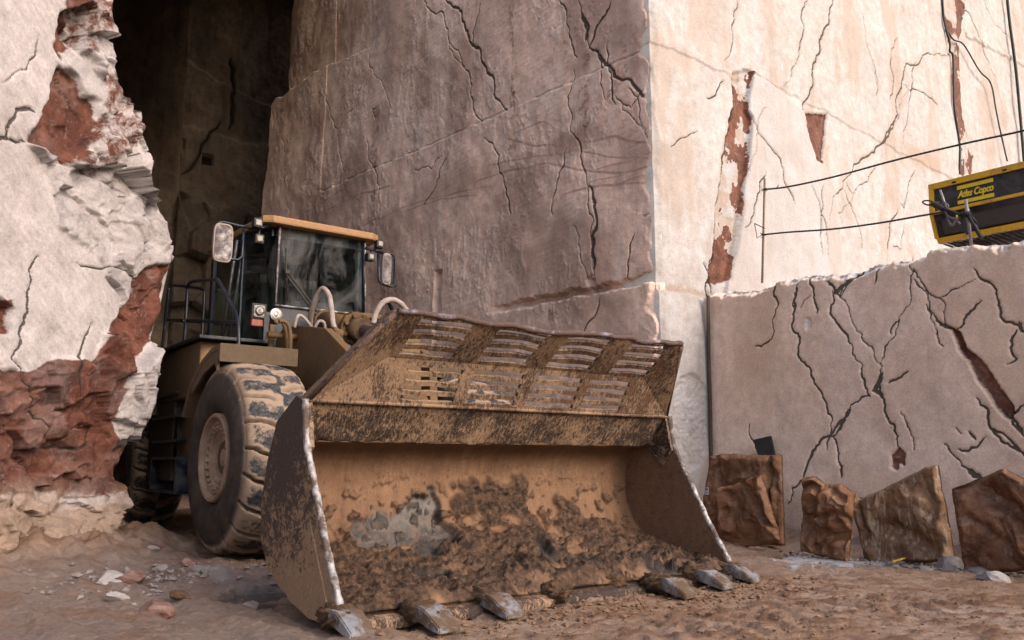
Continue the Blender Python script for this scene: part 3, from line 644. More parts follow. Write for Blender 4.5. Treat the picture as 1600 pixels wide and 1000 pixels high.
FR = Frame((-4.4, 6.2), (.284, .959))
def left_rock():
    S0, T = Grid(0, 1, -.5, 8.8, .0021, .0125)
    out = [(196, -300), (185, -10), (188, 60), (188, 138), (210, 146), (236, 170), (244, 200), (240, 250), (236, 298), (256, 312), (288, 338), (296, 372), (288, 425), (276, 470), (260, 520), (245, 575), (236, 640), (222, 680), (216, 705), (200, 745), (207, 790), (214, 845), (235, 880), (250, 905)]
    sr = np.interp(T[:, 0], *zip(*sorted((FR.st(*q)[1], FR.st(*q)[0]) for q in out)))
    sr = sr+.025*fbm(T[:, 0]*2.0, T[:, 0]*0, 2, 303, .6)
    kk = np.ones(15)/15; sr = np.convolve(np.pad(sr, 7, mode='edge'), kk, 'valid')
    S = -5.0+(sr[:, None]+5.0)*S0**.75
    px, py = project(FR.xyz(S, T, 0*S))
    wx = 9*fbm(S*1.6, T*1.6, 6, 311, .62); wy = 9*fbm(S*1.6, T*1.6, 6, 312, .62)
    X, Y = px+wx, py+wy
    def pm(pts, k=1): return blur(inpoly(X, Y, pts).astype(float), k)
    whiteTop = pm([(-900, -900), (104, -900), (101, 0), (86, 70), (97, 88), (80, 150), (46, 222), (-900, 232)])
    redflat = pm([(100, 104), (124, 118), (134, 150), (152, 160), (148, 195), (114, 257), (44, 222)])
    redtop = pm([(86, 70), (104, -40), (132, -40), (120, 60), (102, 104), (97, 88)])
    pink = pm([(132, -900), (400, -900), (400, 300), (225, 302), (160, 286), (115, 258), (150, 195), (163, 160), (160, 130), (118, 78)])
    facet = pm([(103, 76), (160, 118), (163, 165), (150, 162), (134, 140), (122, 116), (100, 102)])
    smooth = pm([(-900, 250), (30, 236), (78, 258), (84, 300), (96, 350), (108, 380), (160, 420), (190, 478), (180, 500), (134, 572), (60, 575), (-900, 560)])
    grey = pm([(50, 225), (115, 258), (222, 300), (300, 340), (300, 405), (262, 412), (222, 428), (205, 452), (188, 478), (160, 420), (96, 350), (80, 262)])
    redlow = pm([(-900, 560), (60, 572), (80, 560), (134, 570), (180, 500), (205, 450), (222, 428), (290, 400), (256, 520), (205, 575), (190, 640), (222, 690), (205, 722), (180, 760), (170, 802), (60, 822), (20, 800), (-900, 840)])
    redsm = pm([(-900, 455), (22, 468), (12, 520), (-900, 530)])
    wedge_ = pm([(205, 578), (300, 500), (300, 690), (190, 690), (182, 640)])
    beige = sstep(735, 800, Y)
    sx_ = S+.12*fbm(S*2, T*2, 3, 318); ty_ = T+.12*fbm(S*2, T*2, 3, 319)
    crumble = facets(sx_*1.0, ty_*.8, 322, 1.6)*.38+.17*facets(sx_*2.6, ty_*2.2, 324, 1.5)+.07*facets(sx_*6, ty_*5, 325, 1.4)+.03*ridged(S*3, T*3, 4, 320)+.018*fbm(S*9, T*9, 4, 326, .65)+.06
    rgh = np.clip(redflat*.25+redtop*.5+pink*.85+grey*.45+redlow*.7+wedge_*.6+beige*.9+redsm*.4, 0, 1)
    rgh = blur(rgh, 5)
    d = .05*fbm(S*.6, T*.6, 4, 301)+.004*fbm(S*6, T*6, 4, 302)+rgh*crumble*.75
    d += blur(-.12*redflat-.06*pink-.07*redtop+.04*facet-.10*redlow-.05*redsm-.02*grey, 4)
    d -= .02*sstep(.0, .02, np.abs(np.sin((T*.8+S*.25)*22)))*0
    d += .012*grey*ridged(S*3+T*5, T*3-S*2, 4, 330)
    # saw marks on the cut faces: faint parallel strokes
    sm = np.clip(whiteTop+smooth, 0, 1); d += .0025*sm*np.sin((T*.75+S*.65)*95+2*fbm(S, T, 3, 9))
    cr = crackfield(S, T, FR, [([(-20, 225), (12, 215), (24, 172), (55, 175)], .025), ([(10, 218), (45, 222)], .02), ([(60, 400), (48, 450), (30, 520), (20, 560)], .008), ([(118, 410), (150, 420), (205, 432), (218, 436)], .010), ([(20, 560), (60, 640), (90, 700), (150, 690), (158, 672)], .02), ([(140, 505), (120, 620)], .012), ([(180, 705), (200, 690), (222, 688)], .06), ([(60, 60), (40, 110), (0, 130)], .01)], .1, .25)
    crd = sstep(.42, .72, cr); sp_ = np.clip(blur(crd, 7)*2.2, 0, 1)*sstep(-.05, .35, fbm(S*5, T*5, 4, 991)); d -= .024*crd+.006*sp_*(1-crd)
    # worn round right-hand edge
    er = (sr[:, None]-S); d -= .22*(1-sstep(0, .30, er))**2
    red = np.clip(redflat+redtop+redsm+redlow*sstep(-.95, -.45, fbm(S*1.3, T*1.3, 5, 340)+.2*0)+.52*pink*sstep(-.4, .05, fbm(S*2.2, T*2.2, 6, 342, .65)), 0, 1)
    red = red*(1-wedge_)*(1-facet)*(1-.9*beige)
    palem = np.clip(facet*.8+grey*.75+wedge_*.7+pink*.5*(1-red), 0, 1)
    red = blur(red, 5)
    A = dict(crack=cr, stain=.25*sm*sstep(.2, .6, fbm(S*2, T*2, 5, 350))+.65*grey*sstep(-.3, .3, ridged(S*3+T*5, T*3-S*2, 4, 330)-.8), pale=palem, red=red, dirt=np.clip(beige*sstep(-.5, .2, fbm(S*1.5, T*1.5, 5, 360)+.6*(Y-760)/60)*.9, 0, 1))
    nb = 46; q = (np.linspace(0, 1, nb+1)[1:])**1.6*3.6; Q, TQ = np.meshgrid(q, T[:, 0])
    SX = S[:, -1:]+(.22*facets(TQ*1.3, Q*1.1, 371, 1.5)+.12*facets(TQ*3.2, Q*2.8, 372, 1.5)+.05*fbm(TQ*4, Q*4, 4, 373, .6))*sstep(0, .25, Q)-.05*Q
    DX = d[:, -1:]-Q; S = np.concatenate([S, SX], 1); T = np.concatenate([T, TQ], 1); d = np.concatenate([d, DX], 1)
    for k_ in list(A):
        n_ = fbm(TQ*1.5, Q*1.5, 5, 380+len(k_), .6); A[k_] = np.concatenate([A[k_], A[k_][:, -1:]*sstep(.5, 0, Q)+(.5*sstep(0, .4, n_) if k_ == 'red' else 0)], 1)
    V, F, A = slab(FR.xyz(S, T, d), FR.N, 4.0, A)
    return tag(fastmesh('rock_buttress', V, F, M['rock_left'], A), 'rough white and rust-red rock buttress on the left in front of the loader', 'rock buttress')

def recess():
    K = onplane(264, 500, (0, 22, 0), (0, 1, 0)); FK = Frame(K, hdir(3300)); FJ = Frame(K, (-1, -.12))
    def face(fr, s1, seed, left):
        S, T = Grid(0, s1, -.5, 22, .035)
        d = .10*fbm(S*.4, T*.4, 4, seed)+.03*fbm(S*2, T*2, 5, seed+2, .6)
        wob = .1*fbm(S*1.5, T*1.5, 4, seed+3)
        st = .6*sstep(0, .5, fbm(S*.5, T*.3, 4, seed+5)); pale = 0*S
        if not left:
            for a, b, k in (((255, 192), (440, 232), .05), ((275, 85), (440, 175), .15)):
                v, u = linedist(S, T, fr, a, b); d -= k*sstep(-.03, .03, v+wob); pale = np.maximum(pale, .7*(1-sstep(.03, .10, np.abs(v+wob))))
            v, u = linedist(S, T, fr, (240, 288), (440, 352)); d += (.35+.5*facets(S*1.1, T*1.1, seed))*sstep(-.05, .1, -(v+wob*2)); st = np.maximum(st, .8*(1-sstep(-.3, .3, v+wob*2)))
            cr = crackfield(S, T, fr, [([(362, 85), (362, 150), (358, 200)], .09), ([(345, 188), (315, 225), (283, 272)], .07), ([(278, 60), (285, 80), (270, 140)], .06)], .3, .2)
            for q in ((281, 224), (324, 249)):
                s0, t0 = fr.st(*q); m = ((np.abs(S-s0) < .13) & (np.abs(T-t0) < .15)).astype(float); d -= .3*m; cr = np.maximum(cr, m)
        else: cr = 0*S
        return slab(fr.xyz(S, T, d-.15*sstep(.42, .72, cr)), fr.N, 3.0, dict(crack=cr, stain=st, pale=pale, red=.4*sstep(.2, .6, fbm(S*.6, T*.6, 4, seed+8)), dirt=.0*S))
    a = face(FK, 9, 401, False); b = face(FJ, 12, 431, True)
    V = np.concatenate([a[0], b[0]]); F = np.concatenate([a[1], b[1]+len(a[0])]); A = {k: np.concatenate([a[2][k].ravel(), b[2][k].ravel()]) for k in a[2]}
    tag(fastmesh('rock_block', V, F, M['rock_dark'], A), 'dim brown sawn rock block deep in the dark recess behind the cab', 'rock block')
    # unseen roof, lintels and side rock added to keep light out of the recess
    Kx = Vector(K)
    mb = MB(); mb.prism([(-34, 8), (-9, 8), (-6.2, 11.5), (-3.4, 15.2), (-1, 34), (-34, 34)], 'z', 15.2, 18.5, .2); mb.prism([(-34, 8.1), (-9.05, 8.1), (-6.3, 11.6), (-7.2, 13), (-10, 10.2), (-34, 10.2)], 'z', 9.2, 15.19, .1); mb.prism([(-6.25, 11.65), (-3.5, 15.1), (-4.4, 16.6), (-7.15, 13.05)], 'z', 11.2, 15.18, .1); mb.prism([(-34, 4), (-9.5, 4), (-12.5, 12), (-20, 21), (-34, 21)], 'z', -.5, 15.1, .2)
    tag(mb.build('recess_shade_roof', M['rock_dark']), 'unseen dark rock added over and beside the recess to keep it dark', 'rock roof')

def far_face():  # unseen, added so the windshield has rock to reflect
    fr = Frame((48, -22), (-.62, -.78)); S, T = Grid(-20, 50, -.5, 13, .45); P = fr.xyz(S, T, .8*facets(S*.15, T*.2, 3)+.3*fbm(S*.3, T*.3, 4, 5)); z = 0*S
    V, F, A = slab(P, fr.N, 8, dict(crack=.8*sstep(.75, .9, ridged(S*.12, T*.12, 3, 9)*.6), stain=sstep(0, .5, fbm(S*.1, T*.3, 4, 7)), pale=z, red=z, dirt=z))
    tag(fastmesh('quarry_face', V, F, M['rock_bench'], A), 'unseen quarry face added behind the viewpoint for the windshield to reflect', 'rock wall')
far_face(); shaded_wall(); lit_wall(); bench(); left_rock(); recess()

# ------------------------------------------------------------------ ground
WD = hdir(2540); FD = np.array([WD[1], -WD[0], 0])
LO = gnd(530, 955, .108); LO[2] = 0
def local(x, y):
    p = np.stack([x-LO[0], y-LO[1]], -1); return p@WD[:2], -(p@FD[:2])
def ground():
    xs = np.concatenate([np.linspace(-150, -7, 40)[:-1], np.arange(-7, 8.5, .022), np.linspace(8.5, 150, 40)[1:]])
    ys = np.concatenate([np.linspace(-150, 2.5, 40)[:-1], np.arange(2.5, 13.5, .022), np.linspace(13.5, 200, 40)[1:]])
    X, Y = np.meshgrid(xs, ys); lw, lb = local(X, Y)
    z = .012*fbm(X*1.2, Y*1.2, 5, 501)
    z += .10*sstep(1.2, 2.4, lb)*(1-sstep(4.5, 8, np.abs(X+2)))             # ground a little higher under the wheels
    # mud heap at the foot of the left rock
    p = np.stack([X-FR.O[0], Y-FR.O[1]], -1); s = p@FR.D[:2]; dd = p@FR.N[:2]
    hp = (1-sstep(-.1, 1.15, dd+.18*fbm(X*2, Y*2, 3, 505)))*sstep(3.5, 2.2, s)*(.24+.12*fbm(s*.9, s*0, 3, 506)); lump = fbm(X*3, Y*3, 6, 510, .65)
    heap = sstep(.04, .2, hp); z += hp+.05*heap*lump+.035*heap*np.clip(fbm(X*9, Y*9, 4, 511, .6), 0, 1)
    # rubble ramp along the bench
    p = np.stack([X-FB.O[0], Y-FB.O[1]], -1); sb = p@FB.D[:2]; db = p@FB.N[:2]
    z += .10*np.exp(-np.clip(db, 0, 9)/.45)*(sb > -2)*(1+.5*fbm(X*3, Y*3, 4, 517))
    # clods and ruts in front of the bucket (right), smooth pressed mud on the left
    front = sstep(-.05, -.35, lb)*(1-sstep(3.4, 5.5, -lb))*sstep(.2, 1.6, lw-.25*lb*0)*(1-sstep(3.9, 5.2, lw))
    cl = np.clip(fbm(X*3.5, Y*5, 6, 520, .68)+.05, 0, 1); cz = sstep(.12, .6, cl)*front
    z += .014*cz+.010*front*cz*np.clip(fbm(X*16, Y*16, 3, 523), 0, 1)
    z += .007*sstep(.1, .5, fbm(X*9, Y*9, 4, 530))+.006*fbm(X*18, Y*18, 3, 531)
    ta = gnd(880, 1000); tb_ = gnd(1640, 922); td = (tb_-ta)[:2]; tl = np.linalg.norm(td); td /= tl; tu = (X-ta[0])*td[0]+(Y-ta[1])*td[1]; tv = (X-ta[0])*-td[1]+(Y-ta[1])*td[0]+.08*fbm(X*.8, Y*.8, 2, 60)
    tm = sstep(.34, .28, np.abs(tv))*sstep(-.6, .1, fbm(X*1.2, Y*1.2, 3, 61)); z += tm*(-.012+.022*sstep(-.25, .25, np.sin(2*np.pi*(tu/.21+.35*np.abs(tv)/.3+.25*(tv > 0)))+.5*fbm(X*6, Y*6, 3, 62)))
    rut = fbm(lw*4.5, lb*.6, 5, 533, .6)+.5*fbm(lw*2, lb*5, 4, 534)*sstep(1.2, .2, np.abs(lw-.45)); z += .034*rut*(1-front)*(1-sstep(6, 9, np.abs(X)))
    pud = np.zeros_like(X)
    for q, rx, ry in (((425, 925), .35, .55), ((395, 942), .5, .14), ((470, 905), .3, .5)):
        g = gnd(*q); r = np.hypot((X-g[0])/rx, (Y-g[1])/ry)+.5*fbm(X*2.5, Y*2.5, 4, 540); m = 1-sstep(.55, .75, r); pud = np.maximum(pud, m)
    g = gnd(1290, 879); r = np.hypot((X-g[0])/.55, (Y-g[1])/.5)+.7*fbm(X*4, Y*4, 5, 544); wpud = 1-sstep(.6, .8, r)
    z = z*(1-.85*pud)-.02*pud; z = z*(1-.8*wpud)+.02*wpud
    wet = np.clip(sstep(.4, -.6, lw-.1)*.9+.3*sstep(0, .4, fbm(X*.8, Y*.8, 4, 550))*(1-front)+.8*sstep(1.0, .3, db)*(sb > -1), 0, 1)*(1-.6*heap)
    clod = np.clip(cz*1.1+.5*front*sstep(.0, .45, fbm(X*1.8, Y*2.6, 5, 557))+.5*sstep(.1, .5, fbm(X*2.2, Y*3.5, 5, 558))*(1-heap)+.7*heap*sstep(-.2, .4, fbm(X*3, Y*3, 4, 555)), 0, 1)
    V = np.stack([X, Y, z], -1)
    o = fastmesh('ground', V, gridfaces(len(ys), len(xs)), M['ground'], dict(wet=wet, clod=clod, puddle=np.maximum(pud, .75*wpud), slurry=wpud))
    tag(o, kind='structure'); return X, Y, z
GX, GY, GZ = ground()
_gx = GX[0]; _gy = GY[:, 0]
def gz(x, y):
    i = int(np.clip(np.searchsorted(_gx, x), 0, len(_gx)-1)); j = int(np.clip(np.searchsorted(_gy, y), 0, len(_gy)-1)); return float(GZ[j, i])

# ================================================================== WHEEL LOADER  (local axes: x across, y backwards, z up)
YAW = math.atan2(WD[1], WD[0])
loader = empty('wheel_loader', (LO[0], LO[1], 0), YAW)
tag(loader, 'large muddy ochre wheel loader with dark cab and wide slotted rock bucket on the ground', 'wheel loader')
def lpt(px, py, P, n):
    n3 = WD*n[0]-FD*n[1]+np.array([0, 0, n[2]]); P3 = LO+WD*P[0]-FD*P[1]+np.array([0, 0, P[2]])
    q = onplane(px, py, P3, n3)-LO
    return Vector((float(q@WD), float(-(q@FD)), float(q[2])))
def lw_(px, py, w): return lpt(px, py, (w, 0, 0), (1, 0, 0))
def lb_(px, py, b): return lpt(px, py, (0, b, 0), (0, 1, 0))
BW = 3.45
# ---- bucket shell: a mud-lined steel trough
prof = [(-.06, .085), (.15, .10), (.40, .125), (.64, .17), (.86, .27), (1.03, .43), (1.12, .64), (1.125, .84), (1.07, .99), (.95, 1.08), (.775, 1.105)]
pr = np.array([(p.x, p.y) for p in spline([Vector((a, b, 0)) for a, b in prof], 14)])
arc = np.concatenate([[0], np.cumsum(np.hypot(*np.diff(pr, axis=0).T))]); AL = arc[-1]
na = 150; av = np.linspace(0, AL, na); pb = np.interp(av, arc, pr[:, 0]); pz = np.interp(av, arc, pr[:, 1])
tb = np.gradient(pb, av); tz = np.gradient(pz, av); nb_, nz_ = -tz, tb                 # inward normal
nw = 380; xw = np.linspace(0, BW, nw); X, Av = np.meshgrid(xw, av)
def shell_px(px, py):                                                                     # pixel -> (x, arc) on the trough
    best = None
    for i in range(0, na, 2):
        p = lpt(px, py, (0, pb[i], pz[i]), (0, nb_[i], nz_[i])); e = math.hypot(p.y-pb[i], p.z-pz[i])
        if best is None or e < best[0]: best = (e, p.x, av[i])
    return best[1], best[2]
def shell_poly(pts, warp, seed, f=5):
    P = [shell_px(*p) for p in pts]
    return inpoly(X+warp*fbm(X*f, Av*f, 5, seed, .62), Av+warp*fbm(X*f, Av*f, 6, seed+7, .68), P).astype(float)
bare = shell_poly([(552, 812), (575, 815), (590, 800), (612, 812), (640, 795), (672, 778), (682, 800), (676, 822), (700, 838), (708, 850), (690, 868), (678, 895), (655, 885), (640, 862), (615, 858), (590, 862), (560, 862), (548, 845)], .085, 601)
bare = np.maximum(bare, shell_poly([(830, 842), (845, 858), (862, 872), (900, 880), (935, 886), (920, 897), (850, 895), (832, 880)], .03, 605))
bare = np.maximum(bare, shell_poly([(990, 885), (1040, 890), (1075, 896), (1060, 906), (1010, 902)], .02, 607))
bare = np.maximum(bare, .8*shell_poly([(590, 880), (640, 900), (700, 912), (690, 925), (640, 915)], .04, 609))
bare = blur(bare, 1)
rimk = np.clip(blur(bare, 5)*(1-bare)*3.2, 0, 1)*sstep(-.2, .2, fbm(X*4, Av*4, 4, 612))
mudp = shell_poly([(470, 905), (530, 872), (590, 862), (640, 872), (690, 850), (700, 800), (722, 752), (762, 738), (800, 760), (818, 792), (838, 848), (872, 826), (880, 790), (908, 800), (935, 832), (985, 846), (1045, 856), (1110, 868), (1150, 890), (1060, 925), (900, 960), (700, 990), (480, 1000)], .16, 615, 2.5)
lumpy = np.clip(blur(mudp, 5)*sstep(-.75, -.1, fbm(X*2.2, Av*2.2, 5, 620))+.6*sstep(.1, .4, fbm(X*2.5, Av*2.5, 5, 621))*(1-sstep(.9, 1.6, Av))+.7*sstep(.28, .42, fbm(X*9, Av*9, 4, 623))*(1-sstep(1.2, 1.8, Av)), 0, 1)
heap = np.clip(1-Av/1.25, 0, 1)
thick = .015+lumpy*(.035+.05*np.clip(ridged(X*4.5, Av*4.5, 4, 630)-.5, 0, 2)*.6+.022*fbm(X*14, Av*14, 4, 640)+.016*fbm(X*30, Av*30, 3, 641))+.085*heap*sstep(-.5, .4, fbm(X*1.3, Av*2, 4, 650))+.006*fbm(X*9, Av*9, 4, 655)
thick += .07*np.exp(-((X-1.35)/.25)**2-((Av-1.0)/.5)**2)+.10*np.exp(-((X-1.9)/.3)**2-((Av-.85)/.45)**2)-.04*np.exp(-((X-1.62)/.12)**2-((Av-.7)/.5)**2)
thick *= (1-.9*bare)*sstep(-.02, .10, Av); thick *= (1-.6*sstep(1.5, 1.9, Av))
P = np.stack([X, pb[:, None]+nb_[:, None]*thick, pz[:, None]+nz_[:, None]*thick], -1)
n3 = np.zeros_like(P); n3[..., 1] = nb_[:, None]; n3[..., 2] = nz_[:, None]
nr, nc = X.shape; inner = P.reshape(-1, 3); outer = (np.stack([X, pb[:, None]+0*X, pz[:, None]+0*X], -1)-n3*.05).reshape(-1, 3)
Fi = gridfaces(nr, nc); Fo = gridfaces(nr, nc, True)+len(inner); idx = np.arange(nr*nc).reshape(nr, nc); N0 = len(inner)
rims = []
for l in (idx[0], idx[-1], idx[:, 0], idx[:, -1]): rims.append(np.stack([l[:-1], l[1:], l[1:]+N0, l[:-1]+N0], -1))
z0 = np.zeros(N0)
bucket = fastmesh('bucket', np.concatenate([inner, outer]), np.concatenate([Fi, Fo]+rims), M['shell'],
    dict(lump=np.concatenate([lumpy.ravel(), z0]), bare=np.concatenate([bare.ravel(), z0]), rim=np.concatenate([rimk.ravel(), z0])), parent=loader)
bucket['label'] = 'mud-lined trough of the bucket with patches of bare grey steel'
# ---- side plates with bright worn front edges
front = [(-.10, .05), (-.04, .15), (.06, .30), (.17, .47), (.30, .70), (.42, .90), (.515, 1.08), (.55, 1.22), (.565, 1.37)]
back = [(.66, 1.40), (.98, 1.24), (1.12, .97), (1.20, .69), (1.17, .42), (1.02, .26), (.80, .15), (.45, .055)]
for x0, x1 in ((-.045, .0), (BW, BW+.045)):
    sp = MB().prism(front+back, 'x', x0, x1, .006).build('side_plate', M['side_plate' if x0 < 0 else 'plate_in'], bucket)
    e = MB(); pts = [(x0*.5+x1*.5, a-.012, b) for a, b in spline2(front, 5)] if False else [((x0+x1)/2, p.x-.012, p.y) for p in spline([Vector((a, b, 0)) for a, b in front], 6)]
    rad = [.024+.0025*math.sin(i*1.3)+.002*math.sin(i*2.9) for i in range(len(pts))]
    e.tube(pts, rad, 8); e.build('side_edge', M['edge'], bucket)
    wp = MB().prism([(-.02, .03), (.35, .62), (.62, .52), (.80, .30), (.62, .10), (.3, .03)], 'x', (x0-.012 if x0 < 0 else x1), (x0 if x0 < 0 else x1+.012), .003).build('wear_plate', M['side_plate'], bucket)
# gusset plates inside the top corners
for x0, sg in ((0, 1), (BW, -1)):
    g = MB(); g.prism([(.56, 1.35), (.775, 1.10), (.62, .93), (.50, 1.06)], 'x', x0+sg*.002, x0+sg*.03); g.build('gusset', M['band'], bucket)
# ---- band: the thick front plate under the guard
nx, ny = 240, 26; u = np.linspace(0, 1, nx); v = np.linspace(0, 1, ny); U, Vv = np.meshgrid(u, v)
pb0 = np.stack([U*BW, .575+Vv*.20, 1.362-Vv*.262], -1); nrm = np.array([0, -.795, -.607])
pb0 += nrm*(.008*fbm(U*20, Vv*2, 5, 701)+.01*Vv*fbm(U*6, Vv, 3, 702))[..., None]; pb0[..., 2] += (Vv > .95)*.012*fbm(U*25, Vv, 4, 703)
V_, F_, A_ = slab(pb0, nrm, .04, {}); fastmesh('lip_band', V_, F_, M['band'], parent=bucket)
mb = MB(); mb.tube([(0, .565, 1.365), (BW*.3, .563, 1.366), (BW*.7, .566, 1.363), (BW, .565, 1.365)], .016, 6); mb.build('weld_seam', M['guard'], bucket)
# ---- spill guard, slotted
def wave(x): return .013*math.sin(x*2.6+.9)+.009*math.sin(x*5.7+2.0)+.012*float(pn(x*4, .3, 5))
cols_lo = [(.67, 1.12), (1.22, 1.685), (1.79, 2.285), (2.37, 2.83)]
cols_up = [(.55, .99), (1.20, 1.655), (1.845, 2.30), (2.525, 2.97)]
SEAM = (.575, 1.362); CRE = (.38, 1.68); TOP = (.05, 1.92)
def guard_panel(a, b, la, lbb, ra, rb, cols, rows, arch):
    """panel between line a and line b (y,z); left/right ends slide from la->lbb and ra->rb; rectangular slots are left open"""
    bm = bmesh.new(); nv = 44; vs_ = sorted(set([i/nv for i in range(nv+1)]+[r for q in rows for r in q]))
    xs = [None]; 
    for c0, c1 in cols:
        xs += list(np.linspace(c0, c1, 14))
    xs.append(None); grid = []
    for v in vs_:
        row = []; L = la+(lbb-la)*v; Rr = ra+(rb-ra)*v
        for i, x in enumerate(xs):
            if i == 0: x = L
            elif i == len(xs)-1: x = Rr
            vv = v
            for c0, c1 in cols:
                if c0-.02 <= x <= c1+.02: vv = v+arch*math.sin(math.pi*(x-c0)/(c1-c0))*math.sin(math.pi*v) if c0 <= x <= c1 else v
            y = a[0]+(b[0]-a[0])*vv; z = a[1]+(b[1]-a[1])*vv
            k = v if arch > .03 else 0.0
            z += wave(x)*k*k; y += .4*wave(x*1.3+1)*k*k
            n_ = .006*float(pn(x*7, v*3, 720)); row.append(bm.verts.new((x, y+n_, z-n_)))
        grid.append(row)
    for j in range(len(vs_)-1):
        vm = (vs_[j]+vs_[j+1])/2; inrow = any(r0 < vm < r1 for r0, r1 in rows)
        for i in range(len(xs)-1):
            x0 = xs[i]; x1 = xs[i+1]
            if inrow and x0 is not None and x1 is not None:
                xm = (x0+x1)/2
                if any(c0 < xm < c1 for c0, c1 in cols): continue
            bm.faces.new((grid[j][i], grid[j][i+1], grid[j+1][i+1], grid[j+1][i]))
    return bm
def rowset(n, v0, v1, op): return [(v0+(v1-v0)*i/(n-1)-op/2, v0+(v1-v0)*i/(n-1)+op/2) for i in range(n)]
for nm, a, b, e, cols, rows, arch in (('lower', SEAM, CRE, (0, .49, BW, 2.96), cols_lo, rowset(4, .17, .79, .11), .012), ('upper', CRE, TOP, (.49, .36, 2.96, 3.09), cols_up, rowset(4, .15, .87, .13), .045)):
    bm = guard_panel(a, b, e[0], e[1], e[2], e[3], cols, rows, arch); bmesh.ops.recalc_face_normals(bm, faces=bm.faces)
    me = bpy.data.meshes.new('spill_guard'); bm.to_mesh(me); bm.free(); me.materials.append(M['guard'])
    o = bpy.data.objects.new('spill_guard', me); COL.objects.link(o); o.parent = bucket
    sm = o.modifiers.new('solid', 'SOLIDIFY'); sm.thickness = .024; sm.offset = 0
for c, k, t in (((0, *SEAM), (.49, *CRE), (.36, *TOP)), ((BW, *SEAM), (2.96, *CRE), (3.09, *TOP))):
    bm = bmesh.new(); f = bm.faces.new([bm.verts.new(q) for q in (c, k, t)]); bmesh.ops.subdivide_edges(bm, edges=bm.edges, cuts=10, use_grid_fill=True)
    me = bpy.data.meshes.new('guard_wing'); bm.to_mesh(me); bm.free(); me.materials.append(M['guard'])
    o = bpy.data.objects.new('guard_wing', me); COL.objects.link(o); o.parent = bucket; sm = o.modifiers.new('solid', 'SOLIDIFY'); sm.thickness = .024; sm.offset = 0
    # dark stiffener behind the wing's outer edge
    d = .13; s_ = -1 if c[0] == 0 else 1
    mb = MB(); mb.tube([(c[0], c[1], c[2]), ((c[0]+t[0])/2, (c[1]+t[1])/2, (c[2]+t[2])/2+.01), t], [.018, .02, .022], 6); mb.build('guard_edge', M['guard_dark'], bucket)
    mb = MB(); mb.prism([(SEAM[0], SEAM[1]), (SEAM[0]+.14, SEAM[1]+.04), (TOP[0]+.16, TOP[1]+.03), (TOP[0], TOP[1])], 'x', 0, .03)
    for vv in mb.bm.verts:
        k_ = (vv.co.z-SEAM[1])/(TOP[1]-SEAM[1]); vv.co.x += (t[0]-c[0])*k_+c[0]+(-.005 if c[0] == 0 else -.025)
    mb.build('guard_stiffener', M['guard_dark'], bucket)
mb = MB(); tp = [(x, TOP[0]+.4*wave(x*1.3+1)-.005, TOP[1]+wave(x)+.008) for x in np.linspace(.36, 3.09, 60)]
mb.tube([(x, y+.010*float(pn(x*9, .2, 21)), z+.012*float(pn(x*8, .6, 22))) for x, y, z in tp], [.021+.008*float(pn(i*.6, .7, 9)) for i in range(60)], 5); mb.build('top_rim', M['toprim'], bucket)
mb = MB(); mb.tube([(.49, *CRE), (1.2, CRE[0]-.004, CRE[1]+.004), (2.2, CRE[0]+.002, CRE[1]), (2.96, *CRE)], .014, 6)
mb.tube([(0, *SEAM), (.49, *CRE)], .011, 6); mb.tube([(BW, *SEAM), (2.96, *CRE)], .013, 6); mb.build('fold_weld', M['guard'], bucket)
# ---- cutting edge and teeth
nx = 300; u = np.linspace(-.03, BW+.03, nx); cut = .03*fbm(u*3, u*0, 4, 731)-.02
mb = MB()
pe = np.zeros((5, nx, 3))
for j, (y, z) in enumerate(((.30, .10), (.12, .088), (-.02, .078), (-.10, .062), (-.135, .045))):
    pe[j, :, 0] = u; pe[j, :, 1] = y+(cut if j >= 3 else 0); pe[j, :, 2] = z
V_, F_, A_ = slab(pe, np.array([0, -.2, 1.0]), .045, {}); fastmesh('cutting_edge', V_, F_, M['band'], parent=bucket)
def tooth(px, py, big=1.0, worn=False):
    p = lpt(px, py, (0, 0, .045), (0, 0, 1)); x = p.x; y0 = p.y
    # adapter caked with mud
    mb = MB(); r = bmesh.ops.create_icosphere(mb.bm, subdivisions=4, radius=1.0)
    L = .17 if not worn else .12
    for v in r['verts']:
        c = v.co; k = 1+.30*float(fbm(np.array(c.x*2.2+px), np.array(c.y*2.6+c.z*2.3), 5, 745, .7)); t = .5-.5*c.y
        v.co = Vector((x+c.x*k*.108*(1-.25*t), (y0+.30 if not worn else y0+.13)+c.y*L*k, .085+c.z*k*(.085-.03*t)))
    ad = mb.build('tooth_adapter', M['clod'], bucket, smooth=True)
    if worn: return
    # steel point: wedge that droops to the ground
    w = .088*big; mb = MB()
    sec = [(y0+.27, .135, .06, w*.95), (y0+.17, .135, .045, w), (y0+.06, .085, .022, w*.96), (y0-.005, .045, .012, w*.84)]
    rings = []
    for (y, zt, zb, hw) in sec: rings.append([mb.bm.verts.new(q) for q in ((x-hw, y, zb), (x-hw*.92, y, zt), (x+hw*.92, y, zt), (x+hw, y, zb))])
    for a, b in zip(rings[:-1], rings[1:]):
        for k in range(4): mb.bm.faces.new((a[k], a[(k+1) % 4], b[(k+1) % 4], b[k]))
    mb.bm.faces.new(rings[0][::-1]); mb.bm.faces.new(rings[-1]); bmesh.ops.recalc_face_normals(mb.bm, faces=mb.bm.faces)
    bmesh.ops.bevel(mb.bm, geom=list(mb.bm.edges), offset=.007, segments=2, affect='EDGES'); bmesh.ops.subdivide_edges(mb.bm, edges=mb.bm.edges, cuts=1, use_grid_fill=True)
    for v in mb.bm.verts:
        c = v.co; v.co += Vector((.003, .002, .004))*float(pn(c.x*14+px, c.y*14+c.z*9, 751))
    mb.build('bucket_tooth', M['tooth'], bucket)
